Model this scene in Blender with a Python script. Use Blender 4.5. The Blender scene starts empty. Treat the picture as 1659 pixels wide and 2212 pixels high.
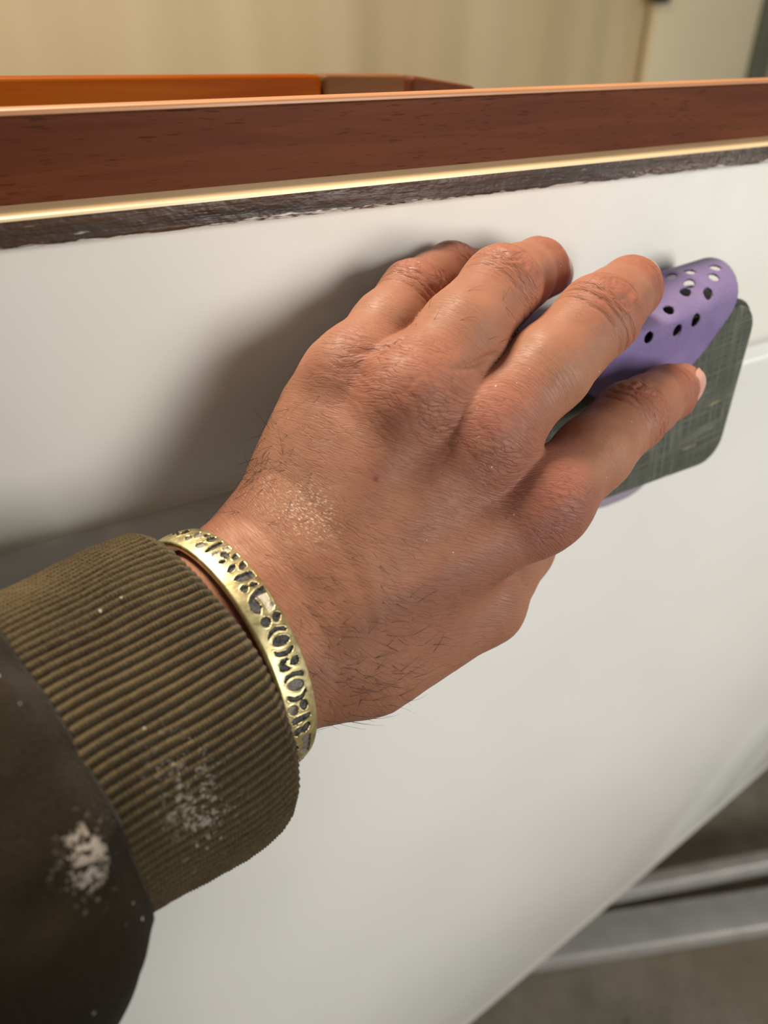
import bpy, math, random
import numpy as np
from mathutils import Matrix, Vector

# ------------------------------------------------------------------ camera, world, lights, exposure
scene = bpy.context.scene
COL = scene.collection
PITCH = math.atan(0.6456)
YAW = math.radians(30.4)
FWD = np.array([math.sin(YAW) * math.cos(PITCH), math.cos(YAW) * math.cos(PITCH), -math.sin(PITCH)])
RGT = np.array([math.cos(YAW), -math.sin(YAW), 0.0])
UPV = np.cross(RGT, FWD)
CAM = np.array([0.0, -0.193, 0.0])
cam_data = bpy.data.cameras.new('camera')
cam = bpy.data.objects.new('camera', cam_data)
COL.objects.link(cam)
cam.matrix_world = Matrix([[RGT[0], UPV[0], -FWD[0], CAM[0]], [RGT[1], UPV[1], -FWD[1], CAM[1]],
                           [RGT[2], UPV[2], -FWD[2], CAM[2]], [0, 0, 0, 1]])
cam_data.sensor_fit = 'VERTICAL'
cam_data.sensor_height = 36.0
cam_data.lens = 1597.0 / 2212.0 * 36.0
cam_data.clip_start = 0.01
cam_data.dof.use_dof = True
cam_data.dof.focus_distance = 0.195
cam_data.dof.aperture_fstop = 9.5
scene.camera = cam

scene.view_settings.view_transform = 'Standard'
scene.view_settings.look = 'None'
scene.view_settings.gamma = 1.0
scene.view_settings.use_curve_mapping = False
scene.view_settings.exposure = 0.0

world = bpy.data.worlds.new('world')
scene.world = world
world.use_nodes = True
wbg = world.node_tree.nodes['Background']
wbg.inputs[0].default_value = (0.82, 0.79, 0.74, 1)
wbg.inputs[1].default_value = 0.31


def area_light(name, loc, target, size, size_y, power, color):
    ld = bpy.data.lights.new(name, 'AREA')
    ld.shape = 'RECTANGLE'
    ld.size = size
    ld.size_y = size_y
    ld.energy = power
    ld.color = color
    lo = bpy.data.objects.new(name, ld)
    COL.objects.link(lo)
    lo.location = loc
    d = Vector(target) - Vector(loc)
    lo.rotation_euler = d.to_track_quat('-Z', 'Y').to_euler()
    return lo


# daylight through the workshop door behind and to the right of the photographer, a window further along, the ceiling lamp
area_light('door_daylight', (1.20, -2.35, 0.35), (0.1, 0, -0.15), 1.15, 1.2, 64, (1.0, 0.97, 0.92))
area_light('window_daylight', (2.45, -1.90, -0.45), (0.2, 0, -0.15), 0.75, 0.5, 2.5, (0.92, 1.0, 0.96))
area_light('ceiling_lamp', (-0.05, 0.62, 1.40), (0.1, 0.1, 0), 0.45, 0.45, 56, (1.0, 0.85, 0.66))


# ------------------------------------------------------------------ helpers
def nrm(v):
    v = np.asarray(v, float)
    return v / np.linalg.norm(v)


def V(*a):
    return np.array(a, float)


def tag(o, label=None, cat=None, group=None, kind=None):
    if label: o['label'] = label
    if cat: o['category'] = cat
    if group: o['group'] = group
    if kind: o['kind'] = kind
    return o


def empty(name, loc=(0, 0, 0)):
    o = bpy.data.objects.new(name, None)
    o.empty_display_size = 0.02
    COL.objects.link(o)
    o.location = loc
    return o


def mesh_obj(name, verts, faces, mat, parent=None, smooth=True):
    """one mesh object in world coordinates; parent keeps the world placement"""
    me = bpy.data.meshes.new(name)
    verts = np.asarray(verts, dtype=np.float32)
    if isinstance(faces, np.ndarray):
        n, k = faces.shape
        me.vertices.add(len(verts))
        me.vertices.foreach_set('co', verts.ravel())
        me.loops.add(n * k)
        me.loops.foreach_set('vertex_index', faces.astype(np.int32).ravel())
        me.polygons.add(n)
        me.polygons.foreach_set('loop_start', (np.arange(n) * k).astype(np.int32))
        me.polygons.foreach_set('loop_total', np.full(n, k, dtype=np.int32))
        me.update(calc_edges=True)
        me.validate()
    else:
        me.from_pydata([tuple(map(float, v)) for v in verts], [], faces)
        me.update()
    if smooth:
        me.polygons.foreach_set('use_smooth', np.ones(len(me.polygons), dtype=bool))
    o = bpy.data.objects.new(name, me)
    COL.objects.link(o)
    if mat is not None:
        me.materials.append(mat)
    if parent is not None:
        o.parent = parent
        px, py, pz = 0, 0, 0
        p = parent
        while p is not None:
            px += p.location[0]; py += p.location[1]; pz += p.location[2]
            p = p.parent
        o.location = (-px, -py, -pz)
    return o


def set_attr(o, name, data):
    a = o.data.attributes.new(name, 'FLOAT', 'POINT')
    a.data.foreach_set('value', np.asarray(data, dtype=np.float32))


def grid_faces(nu, nv, closed_v=False, flip=False):
    """quads of an nu x nv vertex grid (index u*nv+v)"""
    u = np.arange(nu - 1)[:, None]
    v = np.arange(nv if closed_v else nv - 1)[None, :]
    v2 = (v + 1) % nv
    a = u * nv + v; b = u * nv + v2; c = (u + 1) * nv + v2; d = (u + 1) * nv + v
    q = np.stack([a, b, c, d], -1).reshape(-1, 4)
    return q[:, ::-1].copy() if flip else q


def hash3(i, j, k, seed):
    h = (i * 374761393 + j * 668265263 + k * 2147483647 + seed * 1274126177) & 0xFFFFFFFF
    h = ((h ^ (h >> 13)) * 1274126177) & 0xFFFFFFFF
    h = h ^ (h >> 16)
    return (h & 0xFFFF) / 65535.0


def vnoise(p, seed=0):
    """value noise in -1..1 at points p (n,3)"""
    p = np.asarray(p, float)
    f = np.floor(p)
    t = p - f
    t = t * t * (3 - 2 * t)
    i = f.astype(np.int64)
    r = 0
    for dx in (0, 1):
        wx = t[:, 0] if dx else 1 - t[:, 0]
        for dy in (0, 1):
            wy = t[:, 1] if dy else 1 - t[:, 1]
            for dz in (0, 1):
                wz = t[:, 2] if dz else 1 - t[:, 2]
                r = r + wx * wy * wz * hash3(i[:, 0] + dx, i[:, 1] + dy, i[:, 2] + dz, seed)
    return r * 2 - 1


def fbm(p, seed=0, oct=3):
    a = 1.0; s = 0; n = 0
    for o in range(oct):
        s = s + a * vnoise(p * (2 ** o), seed + o * 7)
        n += a
        a *= 0.5
    return s / n


def rounded_box(c0, c1, r, seg=3, axis_round=None):
    """box with rounded edges as a superellipsoid-free grid: returns verts, faces"""
    bm_v = []
    c0 = np.array(c0, float); c1 = np.array(c1, float)
    n = seg * 2 + 2
    def axis(lo, hi):
        a = [lo + r * (1 - math.cos(k * math.pi / 2 / seg)) for k in range(seg + 1)]
        b = [hi - r * (1 - math.cos(k * math.pi / 2 / seg)) for k in range(seg, -1, -1)]
        return np.array(a + b)
    ax = [axis(c0[i], c1[i]) for i in range(3)]
    verts = []; faces = []; idx = {}
    def vid(i, j, k):
        key = (i, j, k)
        if key in idx: return idx[key]
        p = np.array([ax[0][i], ax[1][j], ax[2][k]])
        q = np.clip(p, c0 + r, c1 - r)
        d = p - q
        m = np.max(np.abs(d))
        if m > 1e-9 and np.linalg.norm(d) > 1e-9:
            # parametrise so that faces stay flat and edges go round
            e = np.array([(-1 if t <= seg else 1) for t in (i, j, k)])
            on = [t in (0, n - 1) for t in (i, j, k)]
            d = d / np.linalg.norm(d) * r
            p = q + d
        idx[key] = len(verts)
        verts.append(p)
        return idx[key]
    m = n - 1
    for a in range(m):
        for b in range(m):
            faces.append((vid(a, b, 0), vid(a, b + 1, 0), vid(a + 1, b + 1, 0), vid(a + 1, b, 0)))
            faces.append((vid(a, b, m), vid(a + 1, b, m), vid(a + 1, b + 1, m), vid(a, b + 1, m)))
            faces.append((vid(a, 0, b), vid(a + 1, 0, b), vid(a + 1, 0, b + 1), vid(a, 0, b + 1)))
            faces.append((vid(a, m, b), vid(a, m, b + 1), vid(a + 1, m, b + 1), vid(a + 1, m, b)))
            faces.append((vid(0, a, b), vid(0, a, b + 1), vid(0, a + 1, b + 1), vid(0, a + 1, b)))
            faces.append((vid(m, a, b), vid(m, a + 1, b), vid(m, a + 1, b + 1), vid(m, a, b + 1)))
    return np.array(verts), faces


# ------------------------------------------------------------------ materials
class NT:
    def __init__(self, name):
        self.m = bpy.data.materials.new(name)
        self.m.use_nodes = True
        self.t = self.m.node_tree
        self.b = self.t.nodes['Principled BSDF']
        self.l = self.t.links

    def n(self, kind, **kw):
        x = self.t.nodes.new(kind)
        for k, v in kw.items(): setattr(x, k, v)
        return x

    def link(self, a, b): self.l.new(a, b)

    def put(self, sock, v):
        if hasattr(v, 'is_linked') or isinstance(v, bpy.types.NodeSocket): self.l.new(v, sock)
        else: sock.default_value = v

    def attr(self, name): return self.n('ShaderNodeAttribute', attribute_name=name).outputs['Fac']

    def coord(self, out='Object'): return self.n('ShaderNodeTexCoord').outputs[out]

    def math(self, op, a, b=0.0, clamp=False):
        x = self.n('ShaderNodeMath', operation=op); x.use_clamp = clamp
        self.put(x.inputs[0], a); self.put(x.inputs[1], b)
        return x.outputs[0]

    def mapr(self, v, a, b, c=0.0, d=1.0, smooth=False):
        x = self.n('ShaderNodeMapRange'); x.clamp = True
        if smooth: x.interpolation_type = 'SMOOTHSTEP'
        self.put(x.inputs[0], v)
        for i, q in enumerate((a, b, c, d)): x.inputs[1 + i].default_value = q
        return x.outputs[0]

    def mix(self, f, a, b, blend='MIX'):
        x = self.n('ShaderNodeMix', data_type='RGBA', blend_type=blend)
        self.put(x.inputs[0], f); self.put(x.inputs[6], a); self.put(x.inputs[7], b)
        return x.outputs[2]

    def mapping(self, vec, scale=(1, 1, 1), rot=(0, 0, 0), loc=(0, 0, 0)):
        x = self.n('ShaderNodeMapping')
        self.put(x.inputs[0], vec)
        x.inputs['Scale'].default_value = scale; x.inputs['Rotation'].default_value = rot
        x.inputs['Location'].default_value = loc
        return x.outputs[0]

    def noise(self, vec, scale, detail=3, rough=0.5, dist=0.0, out='Fac'):
        x = self.n('ShaderNodeTexNoise')
        self.put(x.inputs['Vector'], vec)
        x.inputs['Scale'].default_value = scale; x.inputs['Detail'].default_value = detail
        x.inputs['Roughness'].default_value = rough; x.inputs['Distortion'].default_value = dist
        return x.outputs[out]

    def voro(self, vec, scale, feature='F1', out='Distance', rand=1.0):
        x = self.n('ShaderNodeTexVoronoi', feature=feature)
        self.put(x.inputs['Vector'], vec)
        x.inputs['Scale'].default_value = scale; x.inputs['Randomness'].default_value = rand
        return x.outputs[out]

    def comb(self, a, b, c=0.0):
        x = self.n('ShaderNodeCombineXYZ')
        self.put(x.inputs[0], a); self.put(x.inputs[1], b); self.put(x.inputs[2], c)
        return x.outputs[0]

    def vadd(self, a, b):
        x = self.n('ShaderNodeVectorMath', operation='ADD')
        self.put(x.inputs[0], a); self.put(x.inputs[1], b)
        return x.outputs[0]

    def vscale(self, a, s):
        x = self.n('ShaderNodeVectorMath', operation='SCALE')
        self.put(x.inputs[0], a); self.put(x.inputs['Scale'], s)
        return x.outputs[0]

    def bump(self, h, dist, strength=1.0, normal=None):
        x = self.n('ShaderNodeBump')
        x.inputs['Distance'].default_value = dist
        self.put(x.inputs['Strength'], strength)
        self.put(x.inputs['Height'], h)
        if normal is not None: self.put(x.inputs['Normal'], normal)
        return x.outputs[0]

    def set(self, **kw):
        names = dict(color='Base Color', rough='Roughness', metal='Metallic', normal='Normal', coat='Coat Weight',
                     coat_rough='Coat Roughness', sss='Subsurface Weight', sss_scale='Subsurface Scale',
                     sheen='Sheen Weight', spec='Specular IOR Level', sheen_rough='Sheen Roughness', ior='IOR')
        for k, v in kw.items():
            self.put(self.b.inputs[names[k]], v)
        return self.m


def rgb(r, g, b):
    """sRGB 0-255 to linear"""
    def f(c):
        c /= 255.0
        return c / 12.92 if c <= 0.04045 else ((c + 0.055) / 1.055) ** 2.4
    return (f(r), f(g), f(b), 1.0)


def mat_paint():
    t = NT('white_boat_paint')
    co = t.coord()
    big = t.noise(co, 9, 3, 0.5)
    c = t.mix(t.mapr(big, 0.35, 0.7), rgb(230, 228, 220), rgb(223, 220, 210))
    # not yet sanded further along: still glossy there
    sx = t.n('ShaderNodeSeparateXYZ'); t.link(co, sx.inputs[0])
    gl = t.mapr(t.math('ADD', sx.outputs[0], t.math('MULTIPLY', t.noise(t.mapping(co, (12, 12, 40)), 1.0, 3), 0.06)), 0.20, 0.27, 0, 1, True)
    nibs = t.noise(co, 420, 2, 0.6)
    brush = t.noise(t.mapping(co, (6, 60, 260)), 1.0, 3, 0.5)
    spots = t.voro(co, 95, 'F1')
    nib = t.mapr(spots, 0.0, 0.09, 1.0, 0.0, True)
    keep = t.mapr(t.noise(co, 31, 1), 0.54, 0.6)
    h = t.math('ADD', t.math('MULTIPLY', nib, keep), t.math('ADD', t.math('MULTIPLY', nibs, 0.06), t.math('MULTIPLY', brush, 0.12)))
    return t.set(color=c, rough=t.math('SUBTRACT', t.mapr(t.noise(co, 60, 3), 0.3, 0.7, 0.44, 0.56), t.math('MULTIPLY', gl, 0.26)), spec=0.4, coat=t.math('MULTIPLY', gl, 0.05), coat_rough=0.25,
                 normal=t.bump(h, 0.00045, 0.8))


def mat_paint_gloss():
    t = NT('glossy_white_boat_paint')
    co = t.coord()
    c = t.mix(t.mapr(t.noise(co, 7, 2), 0.35, 0.7), rgb(226, 226, 222), rgb(220, 220, 216))
    h = t.noise(co, 30, 2, 0.4)
    return t.set(color=c, rough=0.16, coat=0.6, coat_rough=0.08, normal=t.bump(h, 0.0006, 0.2))


def mat_wood(name, dark, light, pore, gloss=0.35, coat=0.3, pores=True, seed=0.0, spec=0.5):
    t = NT(name)
    co = t.mapping(t.coord(), loc=(seed, seed * 0.7, 0))
    grain = t.noise(t.mapping(co, (9, 150, 150)), 1.0, 5, 0.6, 0.6)
    broad = t.noise(t.mapping(co, (3, 40, 40)), 1.0, 2, 0.5)
    c = t.mix(t.mapr(grain, 0.3, 0.7), dark, light)
    c = t.mix(t.mapr(broad, 0.4, 0.65, 0, 0.5), c, dark)
    hb = grain
    if pores:
        p = t.noise(t.mapping(co, (130, 1500, 1500)), 1.0, 2, 0.5)
        mask = t.mapr(t.noise(t.mapping(co, (14, 50, 50)), 1.0, 2), 0.35, 0.6, 0.25, 1)
        pm = t.math('MULTIPLY', t.mapr(p, 0.62, 0.70), mask)
        c = t.mix(t.math('MULTIPLY', pm, 0.75), c, pore)
        hb = t.math('SUBTRACT', grain, pm)
    return t.set(color=c, rough=gloss, spec=spec, coat=coat, coat_rough=0.15, normal=t.bump(hb, 0.0003, 0.35))


def mat_dark_strip():
    t = NT('weathered_dark_varnish')
    co = t.coord()
    g = t.noise(t.mapping(co, (18, 300, 300)), 1.0, 5, 0.65, 0.4)
    patch = t.noise(t.mapping(co, (22, 60, 120)), 1.0, 4, 0.6)
    c = t.mix(t.mapr(g, 0.3, 0.75), rgb(38, 26, 20), rgb(92, 62, 42))
    c = t.mix(t.mapr(patch, 0.5, 0.66, 0, 0.75), c, rgb(58, 52, 50))
    sc = t.noise(t.mapping(co, (90, 500, 700)), 1.0, 3, 0.6)
    c = t.mix(t.mapr(sc, 0.70, 0.76, 0, 0.6), c, rgb(196, 192, 186))
    edge = t.attr('edge')
    ragged = t.math('ADD', edge, t.math('MULTIPLY', t.math('SUBTRACT', t.noise(t.mapping(co, (55, 200, 300)), 1.0, 4, 0.7), 0.5), 1.1))
    c = t.mix(t.mapr(ragged, 0.84, 0.94), c, rgb(214, 210, 203))
    fleck = t.noise(t.mapping(co, (220, 600, 400)), 1.0, 2, 0.6)
    sx = t.n('ShaderNodeSeparateXYZ'); t.link(co, sx.inputs[0])
    gl = t.mapr(sx.outputs[0], 0.16, 0.22, 0, 1, True)
    h = t.math('ADD', t.math('MULTIPLY', g, 0.6), t.math('ADD', t.math('MULTIPLY', fleck, 0.6), t.math('MULTIPLY', patch, 0.6)))
    bn = t.bump(h, 0.0011, 0.7)
    t.link(bn, t.b.inputs['Coat Normal'])
    return t.set(color=c, rough=t.mapr(patch, 0.35, 0.65, 0.4, 0.65), spec=0.3, coat=t.math('ADD', 0.06, t.math('MULTIPLY', gl, 0.94)), coat_rough=0.08, normal=bn)


def mat_skin():
    t = NT('skin')
    co = t.coord()
    al = t.attr('along'); ac = t.attr('across'); wr = t.attr('wrinkle'); red = t.attr('red'); pl = t.attr('purple')
    uv = t.comb(al, ac, 0.0)
    nz = t.noise(co, 170, 2, 0.5, out='Color')
    sub = t.n('ShaderNodeVectorMath', operation='SUBTRACT')
    t.link(nz, sub.inputs[0]); sub.inputs[1].default_value = (0.5, 0.5, 0.5)
    uvw = t.vadd(uv, t.vscale(sub.outputs[0], 1.5))
    # long cross-wise creases, then a finer diamond net
    cr1 = t.voro(t.mapping(uvw, (1.08, 0.135, 1)), 1.0, 'DISTANCE_TO_EDGE')
    cr2 = t.voro(t.mapping(uvw, (0.9, 0.26, 1), rot=(0, 0, 0.3)), 1.35, 'DISTANCE_TO_EDGE')
    cr3 = t.voro(t.mapping(uvw, (0.75, 0.24, 1), rot=(0, 0, -0.35)), 0.8, 'DISTANCE_TO_EDGE')
    l1 = t.mapr(cr1, 0.0, 0.085, 1.0, 0.0, True)
    l2 = t.mapr(cr2, 0.0, 0.07, 1.0, 0.0, True)
    l3 = t.mapr(cr3, 0.0, 0.10, 1.0, 0.0, True)
    patchy = t.mapr(t.noise(co, 90, 3), 0.3, 0.7, 0.35, 1.0)
    lines = t.math('ADD', t.math('MULTIPLY', l1, 0.85), t.math('ADD', t.math('MULTIPLY', l2, 0.45), t.math('MULTIPLY', t.math('MULTIPLY', l3, wr), 0.45)))
    lines = t.math('MULTIPLY', lines, patchy)
    lines = t.math('MULTIPLY', lines, t.math('ADD', 0.75, t.math('MULTIPLY', wr, 0.35)))
    calm = t.math('MULTIPLY', t.attr('finger'), t.math('SUBTRACT', 1.0, t.math('MINIMUM', wr, 1.0)))
    lines = t.math('MULTIPLY', lines, t.math('SUBTRACT', 1.0, t.math('MULTIPLY', calm, 0.5)))
    fine = t.noise(co, 1500, 2, 0.6)
    h = t.math('SUBTRACT', t.math('MULTIPLY', fine, 0.22), lines)
    base = t.mix(t.mapr(t.noise(co, 55, 4, 0.6), 0.3, 0.72), rgb(161, 114, 89), rgb(148, 100, 77))
    base = t.mix(t.mapr(t.noise(co, 150, 2), 0.4, 0.75, 0, 0.35), base, rgb(146, 90, 69))
    base = t.mix(t.math('MULTIPLY', red, 0.75, True), base, rgb(150, 82, 65))
    base = t.mix(t.math('MULTIPLY', pl, 0.6, True), base, rgb(124, 72, 68))
    base = t.mix(t.math('MULTIPLY', lines, 0.34, True), base, rgb(100, 54, 37))
    # dried sanding dust in the wrist creases and a few specks elsewhere
    dust = t.attr('dust')
    dn = t.noise(t.mapping(uvw, (1.5, 0.7, 1)), 1.5, 4, 0.75)
    dm = t.math('MULTIPLY', dust, t.mapr(dn, 0.56, 0.60))
    base = t.mix(t.math('MULTIPLY', dm, 0.75, True), base, rgb(236, 224, 196))
    sp = t.voro(co, 210, 'F1')
    spm = t.math('MULTIPLY', t.mapr(sp, 0.03, 0.05, 1, 0), t.mapr(t.noise(co, 45, 1), 0.47, 0.55))
    base = t.mix(spm, base, rgb(232, 218, 200))
    sc = t.attr('scab')
    base = t.mix(sc, base, rgb(88, 30, 22))
    r = t.mapr(t.noise(co, 300, 3), 0.3, 0.7, 0.48, 0.62)
    return t.set(color=base, rough=r, sss=0.16, sss_scale=0.003, spec=0.33, normal=t.bump(h, 0.00013, 0.8))


def mat_nail():
    t = NT('fingernail')
    co = t.coord()
    c = t.mix(t.mapr(t.attr('tip'), 0.80, 0.9), rgb(206, 146, 128), rgb(226, 200, 172))
    return t.set(color=c, rough=0.3, sss=0.2, sss_scale=0.003, normal=t.bump(t.noise(co, 900, 2), 0.0001, 0.3))


def mat_hair():
    t = NT('arm_hair')
    return t.set(color=rgb(52, 32, 24), rough=0.5)


def mat_knit(name, a, b, dusty=True):
    t = NT(name)
    co = t.coord()
    n1 = t.noise(co, 1400, 3, 0.7)
    n2 = t.noise(co, 45, 3, 0.6)
    c = t.mix(t.mapr(n1, 0.3, 0.7), a, b)
    c = t.mix(t.mapr(n2, 0.4, 0.7, 0, 0.4), c, tuple(x * 1.5 for x in b[:3]) + (1,))
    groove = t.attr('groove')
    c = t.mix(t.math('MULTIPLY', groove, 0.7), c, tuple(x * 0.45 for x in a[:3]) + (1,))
    if dusty:
        d = t.attr('dust')
        dn = t.noise(co, 620, 4, 0.75)
        dm = t.math('MULTIPLY', t.mapr(t.math('ADD', dn, t.math('MULTIPLY', d, 0.16)), 0.66, 0.72), t.math('MULTIPLY', d, 0.8))
        c = t.mix(dm, c, rgb(178, 166, 152))
        sp = t.voro(co, 240, 'F1')
        spm = t.math('MULTIPLY', t.mapr(sp, 0.06, 0.10, 1, 0), t.mapr(t.noise(co, 60, 1), 0.58, 0.62))
        c = t.mix(t.math('MULTIPLY', spm, 0.85), c, rgb(214, 206, 194))
    return t.set(color=c, rough=0.92, sheen=0.08, sheen_rough=0.5, spec=0.15, normal=t.bump(n1, 0.0006, 0.8))


def mat_brass():
    t = NT('brushed_brass')
    co = t.coord()
    n = t.noise(co, 500, 3, 0.6)
    s = t.noise(t.mapping(co, (300, 900, 300)), 1.0, 3)
    c = t.mix(t.mapr(n, 0.3, 0.7), (0.56, 0.47, 0.22, 1), (0.72, 0.63, 0.35, 1))
    return t.set(color=c, metal=1.0, rough=t.mapr(n, 0.3, 0.7, 0.34, 0.48), normal=t.bump(s, 0.00012, 0.4))


def mat_oxide():
    t = NT('blackened_recess')
    co = t.coord()
    n = t.noise(co, 1100, 4, 0.7)
    c = t.mix(t.mapr(n, 0.35, 0.72), rgb(22, 22, 24), rgb(112, 110, 106))
    w = t.attr('worn')
    c = t.mix(t.math('MULTIPLY', w, t.mapr(t.noise(co, 420, 2), 0.3, 0.45)), c, rgb(205, 196, 178))
    return t.set(color=c, metal=0.35, rough=0.5, normal=t.bump(n, 0.0005, 0.8))


def mat_pad_cloth():
    t = NT('grey_woven_pad_cloth')
    co = t.coord()
    rot = t.mapping(co, rot=(0, 0.12, 0))
    a = t.noise(t.mapping(rot, (40, 40, 900)), 1.0, 3, 0.6)
    b = t.noise(t.mapping(rot, (900, 40, 40)), 1.0, 3, 0.6)
    m = t.math('MAXIMUM', t.mapr(a, 0.45, 0.7), t.mapr(b, 0.45, 0.7))
    patch = t.noise(co, 60, 3)
    c = t.mix(t.math('MULTIPLY', m, t.mapr(patch, 0.3, 0.65, 0.25, 1)), rgb(70, 73, 66), rgb(116, 118, 106))
    y = t.mapr(t.noise(t.mapping(rot, (70, 50, 420)), 1.0, 2), 0.66, 0.74)
    c = t.mix(t.math('MULTIPLY', y, 0.6), c, rgb(160, 150, 112))
    return t.set(color=c, rough=0.85, spec=0.25, normal=t.bump(t.math('ADD', a, b), 0.0004, 0.5))


def mat_simple(name, c, rough=0.7, noise_scale=200, amt=0.25, bump=0.0002, **kw):
    t = NT(name)
    co = t.coord()
    n = t.noise(co, noise_scale, 3, 0.6)
    d = tuple(x * (1 - amt) for x in c[:3]) + (1,)
    return t.set(color=t.mix(t.mapr(n, 0.3, 0.7), d, c), rough=rough, normal=t.bump(n, bump, 0.5), **kw)


def mat_abrasive():
    t = NT('purple_abrasive_paper')
    co = t.coord()
    n = t.noise(co, 2600, 2, 0.7)
    m = t.noise(co, 60, 3)
    c = t.mix(t.mapr(n, 0.3, 0.7), rgb(104, 88, 136), rgb(126, 108, 154))
    c = t.mix(t.mapr(m, 0.45, 0.7, 0, 0.35), c, rgb(148, 130, 168))
    return t.set(color=c, rough=0.75, sheen=0.2, spec=0.3, normal=t.bump(n, 0.0003, 0.6))


def mat_wall():
    t = NT('beige_wall_sheet')
    co = t.coord()
    n = t.noise(t.mapping(co, (3.0, 3.0, 0.5)), 1.0, 3, 0.5)
    c = t.mix(t.mapr(n, 0.35, 0.7), rgb(208, 186, 144), rgb(224, 204, 165))
    return t.set(color=c, rough=0.55, normal=t.bump(n, 0.01, 0.3))


def mat_floor():
    t = NT('stained_concrete')
    co = t.coord()
    n = t.noise(co, 6, 5, 0.65)
    f = t.noise(co, 90, 4, 0.7)
    c = t.mix(t.mapr(n, 0.35, 0.68), rgb(96, 90, 78), rgb(138, 132, 118))
    c = t.mix(t.mapr(f, 0.4, 0.7, 0, 0.3), c, rgb(90, 82, 68))
    warm = t.noise(co, 2.2, 2)
    c = t.mix(t.mapr(warm, 0.45, 0.6, 0, 0.5), c, rgb(112, 94, 66))
    sp = t.voro(co, 11, 'F1')
    c = t.mix(t.mapr(sp, 0.06, 0.11, 0.75, 0, True), c, rgb(52, 48, 42))
    return t.set(color=c, rough=0.8, normal=t.bump(f, 0.002, 0.5))


M_PAINT = mat_paint()
M_GLOSS = mat_paint_gloss()
M_MAHOG = mat_wood('mahogany_rail', rgb(78, 35, 12), rgb(108, 55, 23), rgb(40, 16, 9), 0.6, 0.0, spec=0.15)
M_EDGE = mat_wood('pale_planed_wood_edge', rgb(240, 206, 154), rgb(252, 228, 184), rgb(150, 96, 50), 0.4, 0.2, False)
M_EDGE_LIT = mat_wood('mahogany_arris_highlight', rgb(168, 112, 70), rgb(196, 140, 96), rgb(110, 66, 36), 0.45, 0.1, False, 0.6)  # pale wood colour standing in for light caught by the rail's top edge
M_VARN = mat_wood('honey_varnished_wood', rgb(122, 52, 2), rgb(152, 76, 6), rgb(90, 42, 10), 0.5, 0.0, False, 1.3, spec=0.04)
M_BROWN = mat_wood('dull_brown_wood', rgb(92, 56, 30), rgb(120, 78, 44), rgb(60, 34, 18), 0.55, 0.0, False, 2.1, spec=0.08)
M_STRIP = mat_dark_strip()
M_SKIN = mat_skin()
M_NAIL = mat_nail()
M_HAIR = mat_hair()
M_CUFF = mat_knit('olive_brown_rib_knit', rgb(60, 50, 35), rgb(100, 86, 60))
M_FLEECE = mat_knit('olive_brown_sweatshirt', rgb(26, 20, 12), rgb(44, 36, 22))
M_BRASS = mat_brass()
M_OXIDE = mat_oxide()
M_PADCLOTH = mat_pad_cloth()
M_PADBODY = mat_simple('dark_grey_foam', rgb(58, 58, 56), 0.85, 900, 0.3, 0.0004)
M_PADTAN = mat_simple('tan_pad_backing', rgb(150, 122, 84), 0.8, 500, 0.2)
M_ABR = mat_abrasive()
M_LOOP = mat_simple('grey_lilac_loop_backing', rgb(150, 140, 154), 0.9, 900, 0.2, 0.0003)
M_WALL = mat_wall()
M_PANEL = mat_simple('cream_door_paint', rgb(248, 234, 198), 0.5, 3, 0.06, 0.002)
M_PANELEDGE = mat_simple('grey_green_door_edge', rgb(110, 112, 92), 0.6, 5, 0.1)
M_BLACK = mat_simple('black_hinge_iron', rgb(26, 24, 24), 0.5, 60, 0.2)
M_FLOOR = mat_floor()
M_STEEL = mat_simple('dusty_galvanised_steel', rgb(176, 174, 170), 0.45, 30, 0.2, 0.001, metal=0.3)

# ------------------------------------------------------------------ setting: floor and back wall
ZF = -1.05
YW = 2.3
o = mesh_obj('floor', [(-4, -4, ZF), (5, -4, ZF), (5, YW, ZF), (-4, YW, ZF)], [(0, 1, 2, 3)], M_FLOOR, smooth=False)
tag(o, 'stained grey brown concrete workshop floor', 'floor', kind='structure')

nx = 300
xs = np.linspace(-4, 5, nx)
wav = 0.018 * vnoise(np.stack([xs * 3.1, xs * 0, xs * 0], 1), 3) + 0.010 * vnoise(np.stack([xs * 9, xs * 0, xs * 0], 1), 5)
wv = np.concatenate([np.stack([xs, YW + wav - 0.03, np.full(nx, ZF)], 1), np.stack([xs, YW + wav - 0.03, np.full(nx, 1.6)], 1)])
wf = np.array([(i, i + 1, nx + i + 1, nx + i) for i in range(nx - 1)])
o = mesh_obj('wall_back', wv, wf, M_WALL)
tag(o, 'softly rippled beige wall sheeting behind the boat', 'wall', kind='structure')

# ------------------------------------------------------------------ door leaf on the wall
XD = 2.61
door = empty('door_1', (XD, YW - 0.08, ZF))
tag(door, 'cream painted door leaf standing proud of the wall', 'door', kind='structure')
v, f = rounded_box((XD, YW - 0.10, ZF + 0.01), (XD + 0.60, YW - 0.055, 1.3), 0.006, 2)
mesh_obj('door_leaf', v, f, M_PANEL, door)
v, f = rounded_box((XD + 0.605, YW - 0.12, ZF + 0.01), (XD + 0.72, YW - 0.055, 1.3), 0.006, 2)
mesh_obj('door_stile', v, f, M_PANELEDGE, door)
v, f = rounded_box((XD - 0.045, YW - 0.135, 0.10), (XD + 0.02, YW - 0.09, 0.20), 0.006, 2)
mesh_obj('hinge', v, f, M_BLACK, door)

# ------------------------------------------------------------------ boat
X0, X1 = -0.9, 1.55
NXB = 121
BX = np.linspace(X0, X1, NXB)


def bend(x):
    """the hull sweeps away towards the bow"""
    return 0.035 * np.clip((x - 0.35) / 1.0, 0, None) ** 2 + 0.02 * np.clip((-x - 0.1), 0, None) ** 2


def zsheer(x):
    return 0.0 * x


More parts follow.
